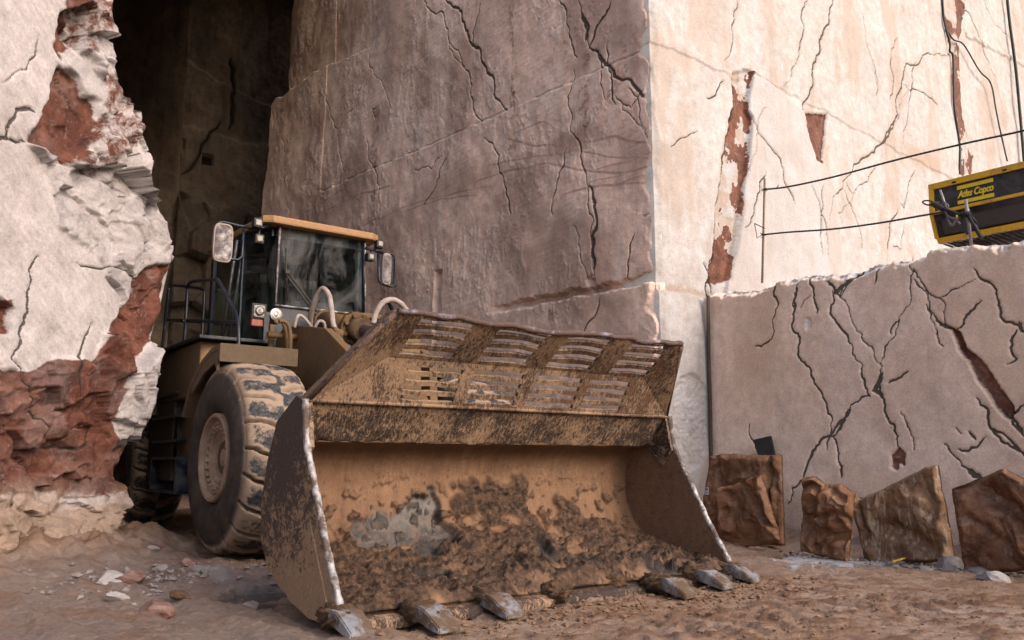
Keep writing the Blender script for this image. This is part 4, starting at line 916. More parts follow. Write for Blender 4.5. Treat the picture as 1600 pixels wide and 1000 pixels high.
for q in ((566, 988), (702, 980), (806, 958)): tooth(*q)
for q in ((888, 938), (975, 922)): tooth(*q, worn=True)
for q in ((1080, 928), (1138, 914), (1182, 904)): tooth(*q, .92)

# ---- wheels
def wheel_meshes():
    na_, off = 480, None
    pts = [(.10, .40), (.06, .44), (.02, .50), (.0, .58), (-.005, .66), (.008, .73), (.03, .79), (.055, .825), (.06, .85), (.085, .885), (.14, .905), (.21, .915), (.29, .92), (.375, .922)]
    pts = pts+[(.75-a, b) for a, b in pts[::-1][1:]]
    # more rows over the tread
    pp = [(p.x, p.y) for p in spline([Vector((a, b, 0)) for a, b in pts], 3)]
    pa = np.array(pp); ang = np.linspace(0, 2*np.pi, na_, endpoint=False); AX, AN = np.meshgrid(pa[:, 0], ang); RR = np.meshgrid(pa[:, 1], ang)[0]
    q = (AX-.375)/.315; aq = np.abs(q)
    ph = AN*21/(2*np.pi)+.5*(q > 0)+.30*aq**1.5*np.sign(1)+.10*fbm(AX*6, np.cos(AN)*4+np.sin(AN)*3, 3, 760)
    fr = np.abs((ph % 1)-.5)*2                     # 0 at groove middle
    lugm = np.clip(1-sstep(.12, .62, fr)+(1-sstep(.55, 1.0, 1.02-0*aq))*0+sstep(.84, 1.0, aq)*.7, 0, 1); gro = (1-sstep(.07, .14, fr))*sstep(.10, .28, aq)*sstep(.80, .85, RR)
    cen = (1-sstep(.02, .05, np.abs(q)))*0
    rad = RR-.072*gro+.008*fbm(AX*9, np.cos(AN)*7+np.sin(AN)*9, 4, 761)*sstep(.8, .86, RR)
    tread = sstep(.79, .845, RR)
    P_ = np.stack([AX, rad*np.cos(AN), rad*np.sin(AN)], -1)
    i = np.arange(na_*len(pp)).reshape(na_, len(pp)); i2 = np.roll(i, -1, 0)
    F_ = np.stack([i[:, :-1], i[:, 1:], i2[:, 1:], i2[:, :-1]], -1).reshape(-1, 4)
    ty = fastmesh('tyre', P_.reshape(-1, 3), F_, M['tyre'], dict(tread=tread, groove=np.clip(gro*1.0, 0, 1), lugmud=lugm))
    rp = [(.09, .425), (.03, .42), (.015, .405), (.02, .385), (.06, .365), (.075, .345), (.055, .335), (.06, .320), (.075, .312), (.075, .30), (.075, .285), (.075, .27), (.08, .262), (.10, .255), (.09, .235), (.12, .21), (.13, .10), (.115, .05), (.115, .005)]
    na2 = 384; an = np.linspace(0, 2*np.pi, na2, endpoint=False); RX, RA = np.meshgrid([a for a, b in rp], an); RR2 = np.meshgrid([b for a, b in rp], an)[0]
    bolt = (np.abs(((RA*24/(2*np.pi)) % 1)-.5) < .22)*(np.abs(RR2-.292) < .02); RX = RX-.028*bolt
    RX = RX-.03*(np.abs(RA-3.6) < .13)*(np.abs(RR2-.34) < .03)
    i = np.arange(na2*len(rp)).reshape(na2, len(rp)); i2 = np.roll(i, -1, 0)
    rim = fastmesh('rim', np.stack([RX, RR2*np.cos(RA), RR2*np.sin(RA)], -1), np.stack([i[:, :-1], i[:, 1:], i2[:, 1:], i2[:, :-1]], -1).reshape(-1, 4), M['rim'], smooth=False)
    mb = MB(); mb.lathe([(.12, .26), (.3, .30), (.75, .30)], 32); hub = mb.build('wheel', M['dark_steel'])
    return hub, ty, rim
hub, ty, rim = wheel_meshes()
first = True
for (x, y, z, fl, ro) in ((.20, 3.17, 1.0, 0, .3), (.20, 7.0, .98, 0, 1.1), (3.25, 3.17, 1.0, 1, .7), (3.25, 7.0, .98, 1, 2.0)):
    if first: h, parts_ = hub, (ty, rim); first = False
    else:
        h = hub.copy(); COL.objects.link(h); parts_ = []
        for c in (ty, rim): c2 = c.copy(); COL.objects.link(c2); parts_.append(c2)
    h.parent = loader; h.location = (x, y, z); h.rotation_euler = (0, 0, math.pi if fl else 0)
    for c in parts_: c.parent = h; c.rotation_euler = (ro, 0, 0); c.scale = (.96,)*3

# ---- front fender
ft = [(3.06, 2.045), (3.30, 2.03), (3.62, 1.93), (3.95, 1.72), (4.16, 1.42), (4.13, 1.40), (3.91, 1.68), (3.58, 1.88), (3.27, 1.975), (3.12, 1.985), (3.12, 1.90), (3.06, 1.875)]
for x0, x1 in ((.20, .96), (2.49, 3.25)):
    fe = MB().prism(ft, 'x', x0, x1, .01).build('fender', M['fender'], loader)
    MB().prism([(3.105, 1.98), (3.27, 1.972), (3.58, 1.876), (3.9, 1.68), (3.86, 1.62), (3.52, 1.80), (3.2, 1.87), (3.14, 1.80)], 'x', x0+.004, x0+.03).build('fender_lip', M['fender'], fe)
# ---- front frame with lift-arm tower
fr_ = MB(); fr_.box((1.725, 3.3, 1.05), (1.3, 2.1, .9), bev=.05); fr_.build('front_frame', M['dark_steel'], loader)
for x in (1.22, 2.14):
    MB().prism([(4.25, 1.0), (4.35, 2.30), (4.15, 2.42), (3.75, 2.40), (3.05, 2.28), (2.55, 2.0), (2.50, 1.4), (2.7, 1.0)], 'x', x, x+.09, .012).build('tower_plate', M['yellow'], loader)
for x in (1.34, 2.01):
    MB().prism([(3.95, 2.0), (3.7, 2.15), (2.6, 1.66), (1.75, 1.0), (1.22, .62), (1.16, .40), (1.32, .34), (1.62, .55), (2.7, 1.38), (3.8, 1.9)], 'x', x, x+.10, .015).build('lift_arm', M['yellow'], loader)
mb = MB(); mb.box((1.725, 1.30, .55), (1.9, .18, .5), bev=.03); mb.build('bucket_hinge', M['yellow'], loader)
mb = MB(); mb.prism([(3.0, 1.1), (2.75, 2.25), (2.45, 2.35), (2.2, 2.1), (2.1, 1.0), (2.4, .7)], 'x', 1.62, 1.83, .03); mb.tube([(1.725, 2.2, .85), (1.725, 1.3, .75)], .09, 10); mb.build('bellcrank', M['yellow'], loader)
# tilt cylinder with its flanged cap and rod
A0 = lw_(505, 503, 1.72); A1 = lw_(556, 514, 1.72); A2 = lw_(575, 517, 1.72); A3 = lw_(640, 532, 1.72)
cy = MB(); cy.tube([A0, A1], .125, 20); cy.tube([A0+(A1-A0)*.06, A0+(A1-A0)*.10], .145, 20)
cyl = cy.build('tilt_cylinder', M['yellow'], loader)
mb = MB(); dd_ = (A2-A1).normalized(); mb.tube([A1-dd_*.06, A1+dd_*.03], .185, 8); mb.tube([A1+dd_*.03, A1+dd_*.20], [.135, .12], 16)
sx = dd_.cross(Vector((0, 0, 1))).normalized(); sz = sx.cross(dd_)
for k in range(8):
    a = 2*math.pi*(k+.5)/8; c = A1+(sx*math.cos(a)+sz*math.sin(a))*.150; mb.tube([c-dd_*.0, c+dd_*.07], .024, 6)
mb.build('cylinder_cap', M['yellow'], cyl)
mb = MB(); mb.tube([A1+dd_*.15, A3], .062, 14); mb.build('piston_rod', M['chrome'], cyl)
mb = MB(); mb.box((1.98, 3.75, 2.56), (.42, .34, .05), bev=.01); mb.build('valve_cover', M['yellow'], loader)
def hose(pts, r, name='hydraulic_hose', mat='hose', b=3.9, par=None, dep=None):
    P_ = [lb_(x, y, b+(dep[i] if dep else 0)) for i, (x, y) in enumerate(pts)]
    return MB().tube(P_, r, 8, smoothpath=6).build(name, M[mat], par or loader)
hose([(484, 512), (486, 492), (493, 468), (504, 451), (514, 462), (518, 485), (521, 508), (531, 530), (542, 552), (548, 560)], .030, b=3.55, dep=[.4, .3, .2, .1, 0, -.1, -.2, -.4, -.6, -.7])
hose([(583, 506), (588, 488), (598, 473), (612, 468), (626, 474), (636, 486)], .030, b=2.9)
hose([(596, 468), (606, 472), (613, 484)], .022, mat='black', b=3.0)
hose([(460, 512), (464, 496), (470, 493), (480, 502), (488, 514)], .018, b=3.7)
hose([(430, 505), (436, 500), (443, 506), (447, 525), (449, 550)], .022, mat='yellow', b=3.7); hose([(436, 502), (444, 502), (452, 512), (454, 535), (452, 558)], .022, mat='yellow', b=3.6)
hose([(492, 512), (498, 502), (506, 504), (508, 514)], .018, b=3.7); hose([(525, 515), (530, 535), (538, 560)], .028, mat='yellow', b=3.0); hose([(542, 545), (546, 560), (542, 580)], .026, b=2.7)
mb = MB()
for q in ((523, 518), (527, 530), (530, 521)): mb.tube([lb_(q[0]-4, q[1], 3.1), lb_(q[0]+4, q[1]+1, 3.1)], .05, 8)
mb.build('hose_clamp', M['yellow'], loader)
mb = MB(); a = lb_(418, 523, 3.75); b_ = lb_(476, 528, 3.75); mb.tube([a, b_], .035, 6); mb.box(lb_(423, 540, 3.9), (.05, .05, .45), bev=.005); mb.box(lb_(442, 560, 3.9), (.3, .1, .05), bev=.005); mb.build('front_bracket', M['yellow'], loader)

# ---- cab
C0, C1 = 4.45, 6.05; XL, XR = .98, 2.50; ZB, ZW, ZT = 1.95, 2.72, 3.63
cab = MB()
fw = [(1.22, C0), (2.28, C0)]                                                     # windshield top corners
cab.prism([(XL, 4.86), (1.25, C0-.01), (2.36, C0-.01), (XR, 4.86), (XR, C1), (XL, C1)], 'z', ZB-.2, ZB+.12, .01)
cab.prism([(1.25, 2.05), (2.36, 2.05), (2.37, ZW), (1.235, ZW)], 'y', C0, C0+.05, .008)
cab.prism([(C0+.4, 2.05), (C1, 2.05), (C1, 2.30), (C0+.4, 2.30)], 'x', XL, XL+.04); cab.prism([(C0+.4, 2.05), (C1, 2.05), (C1, 2.30), (C0+.4, 2.30)], 'x', XR-.04, XR)
for x in (XL, XR-.06):
    cab.box((x+.03, 4.92, 2.85), (.06, .07, 1.6), bev=.01); cab.box((x+.03, C1-.05, 2.85), (.07, .1, 1.6), bev=.01)
cab.box((1.74, C1-.03, 2.35), (1.45, .05, .7)); cab.box((1.74, C1-.03, ZT-.1), (1.45, .05, .2))
cab.box((1.74, 4.62, ZT-.05), (1.16, .34, .10)); cab.box((XL+.05, 5.45, ZT-.05), (.09, 1.1, .10)); cab.box((XR-.05, 5.45, ZT-.05), (.09, 1.1, .10))
cab.tube([(1.245, C0-.004, ZW), (1.22, C0-.084, ZT)], .022, 6); cab.tube([(2.36, C0-.004, ZW), (2.285, C0-.084, ZT)], .022, 6)
cabo = cab.build('cab', M['navy_panel'], loader)
mb = MB(); mb.tube([(1.232, C0-.022, ZW), (1.21, C0-.104, ZT-.02)], .012, 6); mb.tube([(1.225, C0-.02, ZW), (2.365, C0-.02, ZW+.005)], .013, 6); mb.tube([(2.368, C0-.02, ZW), (2.295, C0-.10, ZT-.03)], .010, 6); mb.build('window_seal', M['edge'], cabo)
# bright door post and rear post on the near side
mb = MB(); mb.tube([lw_(371, 375, .96), lw_(344, 545, .96)], .022, 6); mb.build('door_post', M['chrome'], cabo)
mb = MB(); ro = [(1.0, C0-.12), (1.10, C0-.19), (2.36, C0-.19), (2.46, C0-.12), (2.50, 4.8), (2.52, 6.15), (.95, 6.15), (.98, 4.8)]
mb.prism(ro, 'z', 3.635, 3.725, .022); mb.build('cab_roof', M['roof_ochre'], cabo)
MB().quad([(1.245, C0+.012, ZW), (2.355, C0+.012, ZW), (2.285, C0-.07, ZT), (1.22, C0-.07, ZT)]).build('windshield', M['glass'], cabo)
mb = MB(); mb.quad([(XL+.02, 4.87, 2.15), (1.245, C0+.012, 2.35), (1.22, C0-.068, ZT), (XL+.02, 4.87, ZT)]); mb.build('corner_window', M['side_glass'], cabo)
mb = MB(); mb.quad([(XR-.02, 4.87, 2.15), (2.355, C0+.012, 2.35), (2.285, C0-.068, ZT), (XR-.02, 4.87, ZT)]); mb.build('corner_window', M['side_glass'], cabo)
for x in (XL+.02, XR-.02): MB().quad([(x, 4.96, 2.3), (x, C1-.1, 2.3), (x, C1-.1, ZT), (x, 4.96, ZT)]).build('side_window', M['side_glass'], cabo)
MB().quad([(XL+.06, C1-.03, 2.7), (XR-.06, C1-.03, 2.7), (XR-.06, C1-.03, ZT-.2), (XL+.06, C1-.03, ZT-.2)]).build('rear_window', M['glass'], cabo)
mb = MB(); mb.box((1.75, 5.45, 2.42), (.55, .55, .14), bev=.05); mb.box((1.75, 5.72, 2.85), (.52, .14, .8), bev=.06); mb.box((1.75, 5.74, 3.35), (.3, .1, .2), bev=.05); mb.build('seat', M['sack'], cabo)
mb = MB(); c = Vector((1.75, 4.98, 2.78)); nrm_ = Vector((0, -.55, .83)); ax1 = Vector((1, 0, 0)); ax2 = nrm_.cross(ax1)
mb.tube([c+(ax1*math.cos(t)+ax2*math.sin(t))*.2 for t in np.linspace(0, 2*math.pi, 25)], .018, 6, False); mb.tube([c, (1.75, 4.75, 2.3)], .03, 8); mb.tube([c-ax1*.2, c+ax1*.2], .015, 6); mb.build('steering_wheel', M['black'], cabo)
mb = MB()
mb.prism([(2.35, ZW-.08), (1.25, ZW-.08), (1.42, ZW+.07), (1.6, ZW+.13), (2.0, ZW+.13), (2.2, ZW+.06)], 'y', C0+.12, C0+.28, .03); mb.build('dashboard', M['navy'], cabo)
mb = MB(); q0 = lb_(515, 381, C0+.16); mb.box(q0, (.15, .02, .20), bev=.03); mb.tube([q0+Vector((0, 0, .1)), q0+Vector((.02, .05, .25))], .012, 6); mb.build('interior_mirror', M['mirror'], cabo); q1 = lb_(449, 392, C0+.16); mb = MB(); mb.box(q1, (.13, .02, .17), bev=.03); mb.build('interior_mirror', M['mirror'], cabo)
mb = MB(); mb.box((1.78, 4.75, ZT-.16), (.62, .2, .05), bev=.01); mb.build('sun_visor', M['sack'], cabo)
# wiper
mb = MB(); mb.tube([lb_(446, 388, C0-.10), lb_(449, 470, C0-.035)], .010, 6); mb.tube([lb_(449, 424, C0-.08), lb_(470, 452, C0-.06), lb_(500, 492, C0-.05), lb_(507, 510, C0-.02)], .011, 6); mb.tube([lb_(446, 428, C0-.08), lb_(466, 455, C0-.06), lb_(496, 496, C0-.05)], .009, 6); mb.box(lb_(449, 425, C0-.09), (.06, .04, .05), bev=.01); mb.build('wiper', M['black'], cabo)
# headlight cluster and horn
def lamp(c, w_, h_, name='work_light', par=None, face=(0, -1, 0)):
    mb = MB(); mb.box(c, (w_+.03, .09, h_+.03), bev=.014); o = mb.build(name, M['black'], par or cabo)
    return o
hl = lb_(403, 487, 4.28); lamp(hl, .14, .145, 'headlight'); MB().box(hl+Vector((0, -.048, 0)), (.135, .012, .14), bev=.018).build('headlight_lens', M['lamp_glass'], cabo)
MB().lathe([(0, .0), (0, .042), (-.012, .052), (-.014, .03)], 20, hl+Vector((0, -.052, 0)), 'y').build('headlight_lens', M['chrome'], cabo)
rl = lb_(402.5, 504.5, 4.28); MB().box(rl, (.16, .06, .085), bev=.012).build('red_marker_lens', M['red_glass'], cabo)
hn = lb_(430, 492, 4.30); mb = MB(); mb.lathe([(.05, .05), (-.02, .075), (-.035, .07), (-.02, .05), (-.035, .04), (-.02, .03), (-.03, .018), (-.03, .004)], 24, hn, 'y'); mb.build('horn', M['chrome'], cabo)
mb = MB(); mb.tube([hl+Vector((0, .05, 0)), hl+Vector((.12, .2, 0))], .03, 6); mb.tube([hn+Vector((0, .05, 0)), hn+Vector((.03, .16, 0))], .03, 6); mb.box(lb_(415, 512, 4.25), (.06, .05, .35)); mb.build('lamp_bracket', M['navy'], cabo)
for q, s in (((402, 349), 1), ((404, 374), .95), ((592, 382), .9), ((578, 402), .9)):
    c = lb_(*q, 4.30); lamp(c, .075*s, .08*s); MB().box(c+Vector((0, -.047, 0)), (.07*s, .012, .072*s), bev=.012).build('work_light_lens', M['lamp_glass'], cabo)
def mirror(frame, cen, w_, h_, b, link):
    P_ = [lb_(*q, b) for q in frame]; mb = MB(); mb.tube(P_, .017, 8)
    for l in link: mb.tube([lb_(*q, b) for q in l], .016, 6)
    fr0 = mb.build('mirror_arm', M['navy'], cabo)
    c = lb_(*cen, b-.03); mb = MB(); mb.prism([(c.x+w_/2*sgnpow(math.cos(t)), c.z+h_/2*sgnpow(math.sin(t))) for t in np.linspace(0, 2*math.pi, 33)[:-1]], 'y', c.y, c.y+.05, .012); mo = mb.build('mirror_housing', M['hose'], cabo)
    MB().prism([(c.x+w_*.43*sgnpow(math.cos(t)), c.z+h_*.45*sgnpow(math.sin(t))) for t in np.linspace(0, 2*math.pi, 33)[:-1]], 'y', c.y-.006, c.y-.002).build('mirror_glass', M['mirror'], cabo)
def sgnpow(v): return math.copysign(abs(v)**.45, v)
mirror([(385, 353), (379, 354), (350, 347), (342, 348), (339, 354), (339, 398), (344, 404), (372, 406), (378, 401), (381, 358)], (349, 379), .215, .44, 4.35, [[(380, 354), (405, 358), (420, 352)], [(405, 358), (404, 374)], [(402, 350), (405, 358)]])
mirror([(591, 394), (612, 397), (617, 402), (617, 444), (612, 448), (596, 443), (592, 438), (591, 394)], (605, 420), .125, .40, 4.35, [[(570, 388), (585, 391), (592, 396)], [(585, 391), (592, 382)], [(580, 391), (578, 402)]])

# ---- near-side walkway, tank, ladder and handrails
mb = MB(); mb.box((.72, 5.15, 1.92), (.72, 1.9, .58), bev=.02); mb.build('side_tank', M['yellow'], loader)
MB().box((.70, 5.1, 2.235), (.80, 2.1, .035), bev=.005).build('walkway', M['navy'], loader)
mb = MB(); mb.box((.62, 4.55, 1.30), (.35, .9, .9), bev=.02); mb.build('step_backplate', M['yellow'], loader)
mb = MB(); mb.box((.62, 5.55, 1.20), (.5, 1.0, .9), bev=.02); mb.build('battery_box', M['dark_steel'], loader)
def rail(pts, w_, name='handrail', r=.019): return MB().tube([lw_(x, y, w_) for x, y in pts], r, 8, smoothpath=5).build(name, M['navy'], loader)
rail([(284, 601), (277, 600), (278, 588), (285, 560), (289, 520), (292, 470), (294, 447), (302, 440), (335, 437), (342, 440), (356, 466), (371, 498), (373, 545)], .42)
rail([(289, 500), (330, 502), (372, 503)], .43)
rail([(270, 605), (262, 607), (256, 590), (252, 560), (256, 520), (262, 470), (264, 450)], .40); rail([(262, 500), (289, 501)], .41)
rail([(264, 445), (300, 449), (317, 453), (319, 465), (317, 500), (315, 545)], .75); rail([(264, 501), (318, 503)], .76)
lad = MB()
lad.tube([lw_(281, 603, .40), lw_(276, 640, .40), lw_(272, 715, .40)], .018, 8); lad.tube([lw_(259, 606, .40), lw_(254, 640, .40), lw_(251, 712, .40)], .018, 8)
for y in (618, 653, 690): 
    a = lw_(245, y, .38); b_ = lw_(283, y, .38); c = (a+b_)/2; lad.box(c, (.10, (a-b_).length, .03), bev=.004)
lado = lad.build('ladder', M['navy'], loader)
a = lw_(246, 716, .38); b_ = lw_(286, 716, .38); z1 = lw_(266, 716, .38).z; z0_ = lw_(266, 768, .38).z; y0_, y1_ = b_.y, a.y
st = MB(); st.box((.42, (y0_+y1_)/2, z1), (.22, y1_-y0_, .03)); st.box((.42, (y0_+y1_)/2, z0_), (.22, y1_-y0_, .03)); st.box((.42, y0_+.02, (z1+z0_)/2), (.22, .03, z1-z0_-.032)); st.box((.42, y1_-.02, (z1+z0_)/2), (.22, .03, z1-z0_-.032))
st.build('ladder_step_box', M['navy_panel'], lado)
# ---- rear body, seen past the cab
mb = MB(); mb.prism([(6.1, 1.2), (6.1, 2.62), (8.6, 2.55), (9.3, 2.3), (9.35, 1.2)], 'x', 1.0, 2.46, .05); mb.build('engine_hood', M['yellow'], loader)
mb = MB(); mb.box((1.73, 9.4, 1.15), (2.7, .5, .9), bev=.06); mb.build('counterweight', M['yellow'], loader)
mb = MB(); mb.box((1.73, 6.0, 1.2), (1.1, 5.6, .7), bev=.04); mb.tube([(.5, 7.0, .98), (3.0, 7.0, .98)], .22, 12); mb.tube([(.5, 3.17, 1.0), (3.0, 3.17, 1.0)], .22, 12); mb.build('rear_frame', M['dark_steel'], loader)
mb = MB(); mb.tube([(1.5, 7.4, 2.5), (1.5, 7.4, 3.15)], .07, 12); mb.build('exhaust_pipe', M['dark_steel'], loader)
for x0, x1 in ((.25, .95), (2.5, 3.2)):
    MB().prism([(5.75, 1.5), (5.95, 1.95), (6.4, 2.1), (7.6, 2.1), (8.1, 1.8), (8.05, 1.75), (7.55, 2.05), (6.45, 2.05), (6.02, 1.9), (5.82, 1.5)], 'x', x0, x1, .008).build('fender', M['fender'], loader)

# ================================================================== SMALLER THINGS
# ---- crumpled rust-stained sheet-metal cushions leaning on the bench
NBn = FB.N
def lean_frame(base_px, tilt=.16):
    g = gnd(base_px[0], base_px[1]+9); tilt *= .35; n = NBn*math.cos(tilt)+np.array([0, 0, 1])*math.sin(tilt); return g, n
def cushion(name, label, mat, base_px, top, bot, thick, amp, seed, tilt=.16, folds=(), par=None, rows=140, cols=140, group=None):
    g, n = lean_frame(base_px, tilt)
    def onp(q): return onplane(q[0], q[1], g, n)
    tp = np.array([onp(q) for q in top]); bp = np.array([onp((q[0], q[1]+7)) for q in bot])
    def resamp(P, k):
        L = np.concatenate([[0], np.cumsum(np.linalg.norm(np.diff(P, axis=0), axis=1))]); L /= L[-1]; return np.stack([np.interp(np.linspace(0, 1, k), L, P[:, i]) for i in range(3)], -1)
    TP = resamp(tp, cols); BP = resamp(bp, cols); v = np.linspace(0, 1, rows)[:, None, None]; P = TP*(1-v)+BP*v
    U, V = np.meshgrid(np.linspace(0, 1, cols), np.linspace(0, 1, rows)); s = U*np.linalg.norm(tp[0]-tp[-1]); t = V*np.linalg.norm(tp[0]-bp[0])
    e = np.minimum(np.minimum(U, 1-U), np.minimum(V, 1-V)); bul = .6*thick*np.clip(e/.04, 0, 1)**.5
    wx = s+.25*fbm(s*2, t*2, 3, seed); wy = t+.25*fbm(s*2, t*2, 3, seed+1)
    rq = random.Random(seed); cre = 0
    for fq, am in ((1.1, .5), (1.7, .4), (2.3, .32), (3.1, .22), (4.6, .13), (6.5, .08)):
        th_ = rq.uniform(0, math.pi); x_ = (wx*math.cos(th_)+wy*math.sin(th_))*fq+rq.random()+.25*fbm(wx*1.5, wy*1.5, 2, seed+int(fq*10)); cre = cre+am*np.abs((x_ % 1)-.5)*2
    d = bul+1.25*amp*(1.9*cre-1.3)*np.clip(e/.06, 0, 1)
    for (u0, v0, u1, v1, wd, dep) in folds:
        dx, dy = u1-u0, v1-v0; k = np.clip(((U-u0)*dx+(V-v0)*dy)/(dx*dx+dy*dy), 0, 1); dist = np.hypot(U-u0-k*dx, V-v0-k*dy); d = d-dep*np.exp(-(dist/wd)**2)
    d = d+.004*fbm(s*16, t*16, 4, seed+8, .6)+.003*ridged(wx*7, wy*7, 3, seed+9)*np.clip(e/.06, 0, 1)
    edge = (.012*fbm(s*7, t*7, 4, seed+6))[..., None]
    F = P+n*d[..., None]+np.array([0, 0, 1.0])*edge+FB.D*edge*.7
    B_ = F.copy(); B_ = P-n*(.5*bul+.004)[..., None]+np.array([0, 0, 1.0])*edge+FB.D*edge*.7
    o0 = P.reshape(-1, 3).mean(0); o0[2] = P[..., 2].min()
    Vv = np.concatenate([F.reshape(-1, 3), B_.reshape(-1, 3)])-o0; N0 = rows*cols; idx = np.arange(N0).reshape(rows, cols)
    fs = [gridfaces(rows, cols), gridfaces(rows, cols, True)+N0]
    for l in (idx[0], idx[-1], idx[:, 0], idx[:, -1]): fs.append(np.stack([l[:-1], l[1:], l[1:]+N0, l[:-1]+N0], -1))
    o = fastmesh(name, Vv, np.concatenate(fs), M[mat]); o.location = o0
    return tag(o, label, 'metal cushion', group), g, n
G = 'crumpled sheet metal cushions along the bench'
A_, ga, na2 = cushion('metal_cushion', 'upright brown sheet metal cushion with folded rim and small white paper label, nearest the bucket', 'sheet', (1160, 842), [(1111, 712), (1130, 709), (1190, 711), (1222, 711)], [(1090, 829), (1130, 838), (1180, 844), (1227, 845)], .07, .035, 801, .10, [(.10, 0, .25, .5, .03, .05), (.86, .05, .84, 1, .03, .06), (.25, .5, .12, 1., .02, .03)], group=G)
p = Vector(onplane(1104, 767, ga+na2*.11, na2)); xr = Vector(FB.D); zr = (Vector((0, 0, 1))-Vector(na2)*na2[2]).normalized()
rot = Matrix((xr, -Vector(na2), zr)).transposed(); 
mb = MB(); mb.box((0, 0, 0), (.058, .006, .088)); lab = mb.build('paper_label', M['paper'], A_); lab.matrix_local = Matrix.Translation(p-A_.location) @ rot.to_4x4()
mb = MB()
for i in range(5): mb.box((-.018+.009*i, -.0045, .018), (.004, .002, .03))
mb.box((0, -.0045, -.02), (.04, .002, .006)); ink = mb.build('printed_bars', M['ink'], lab)
cushion('metal_cushion', 'small crumpled rusty metal cushion leaning in front of the upright one with the paper label', 'sheet', (1165, 848), [(1122, 763), (1150, 756), (1178, 744), (1191, 742)], [(1125, 850), (1160, 848), (1195, 845), (1221, 838)], .05, .06, 811, .2, [(.55, .0, .95, .8, .05, .07)], group=G)
cushion('metal_cushion', 'badly crushed rusty metal cushion with a torn top between two wider cushions', 'sheet', (1290, 868), [(1256, 746), (1275, 744), (1290, 757), (1316, 757), (1337, 770)], [(1251, 855), (1285, 862), (1326, 873)], .05, .085, 821, .18, [(.0, .55, .9, .35, .04, .05), (.3, .9, 1, .6, .04, .05)], group=G)
cushion('metal_cushion', 'wide slanted metal cushion with pale vertical drip streaks, second from the right', 'sheet_streak', (1430, 874), [(1327, 774), (1350, 778), (1400, 754), (1450, 728), (1466, 727)], [(1356, 879), (1400, 874), (1495, 870)], .10, .035, 831, .2, [(.35, .5, .8, .85, .09, .08), (.12, .0, .12, .5, .03, .04)], group=G)
cushion('metal_cushion', 'dark rust-brown sheet metal cushion with a deep shadowed fold, farthest right', 'sheet_dark', (1560, 890), [(1487, 764), (1530, 748), (1572, 730), (1600, 748), (1700, 790)], [(1508, 893), (1600, 886), (1700, 880)], .09, .045, 841, .2, [(.1, .0, .8, .7, .09, .10), (.1, .35, .6, .95, .04, .03)], group=G)
# slate slab behind the first cushion
q = [FB.w(*c, off=.12) for c in ((1178, 687), (1205, 681), (1212, 714), (1186, 714))]; c0 = sum(q, Vector())/4; n_ = Vector(FB.N)
mb = MB(); va = [mb.bm.verts.new(p-c0+n_*.02) for p in q]; vb = [mb.bm.verts.new(p-c0-n_*.02) for p in q]; mb.bm.faces.new(va); mb.bm.faces.new(vb[::-1])
for i in range(4): mb.bm.faces.new((va[i], vb[i], vb[(i+1) % 4], va[(i+1) % 4]))
bmesh.ops.recalc_face_normals(mb.bm, faces=mb.bm.faces); bmesh.ops.bevel(mb.bm, geom=list(mb.bm.edges), offset=.006, segments=2, affect='EDGES')
o = mb.build('slate_slab', M['slate']); o.location = c0; tag(o, 'small dark tilted slab sticking up behind the labelled metal cushion', 'slab')
# yellow strap on the ground
pts = [Vector(gnd(x, y, .06)) for x, y in ((1395, 878), (1415, 872), (1432, 870), (1446, 873))]; o = MB().tube([p-pts[0] for p in pts], .012, 6, smoothpath=4).build('plastic_band', M['straw']); o.location = pts[0]; tag(o, 'thin yellow plastic band lying before the streaked metal cushion', 'plastic band')

# ---- yellow and black machine on the bench
FM = Frame(BJ-FB.N*.55, FB.D)
s0, zt = FM.st(1450, 291); s1, zm = FM.st(1448, 338); s2, zb = FM.st(1457, 379); sR, _z = FM.st(1600, 250)
W_ = (sR-s0)*1.75; org = Vector(FM.xyz(np.array(s0), np.array(zb), np.array(0.)).tolist()); Hm = zt-zb; zmid = zm-zb
mach = empty('compressor', org, math.atan2(FB.D[1], FB.D[0])); tag(mach, 'yellow and black compressor with yellow script lettering sitting on the stone bench', 'compressor')
dm = 1.1; dirn = 1
if Vector(FB.N).dot(Matrix.Rotation(mach.rotation_euler.z, 3, 'Z') @ Vector((0, -1, 0))) < 0: dirn = -1
def mp(x, y, z): return (x, -y*dirn*-1 if False else -y*dirn, z)          # y = out of the front
mb = MB(); out = [(0, .02), (-.02, Hm), (-dm, Hm), (-dm, .0), (-.10, .0)]
mb.prism([(-a*dirn, z) for a, z in [(.0, zmid), (-.03, Hm-.01), (-dm, Hm-.01), (-dm, .03), (-.12, .03)]], 'x', .03, W_-.03, .01); mb.build('housing', M['mach_black'], mach)
fr_w = .055; mb = MB()
def fbar(x0, x1, z0, z1, y0=.0, yt=None, th=.03):
    yt = y0 if yt is None else yt
    P_ = [(x0, y0, z0), (x1, y0, z0), (x1, yt, z1), (x0, yt, z1)]
    va = [mb.bm.verts.new(mp(x, y+th, z)) for x, y, z in P_]; vb = [mb.bm.verts.new(mp(x, y-.05, z)) for x, y, z in P_]
    f = [mb.bm.faces.new(va), mb.bm.faces.new(vb[::-1])]+[mb.bm.faces.new((va[i], vb[i], vb[(i+1) % 4], va[(i+1) % 4])) for i in range(4)]; bmesh.ops.recalc_face_normals(mb.bm, faces=f)
yU = -.03
fbar(-.0, fr_w, zmid+.031, Hm-.056, .0, yU); fbar(W_-fr_w, W_, zmid+.031, Hm-.056, .0, yU); fbar(0, W_, Hm-.055, Hm, yU, yU); fbar(0, W_, zmid-.005, zmid+.03, .0, .0)
fbar(.0, .035, .055, zmid-.006, -.09, .0); fbar(W_-.05, W_, .055, zmid-.006, -.09, .0); fbar(.02, W_, 0.0, .054, -.12, -.09)
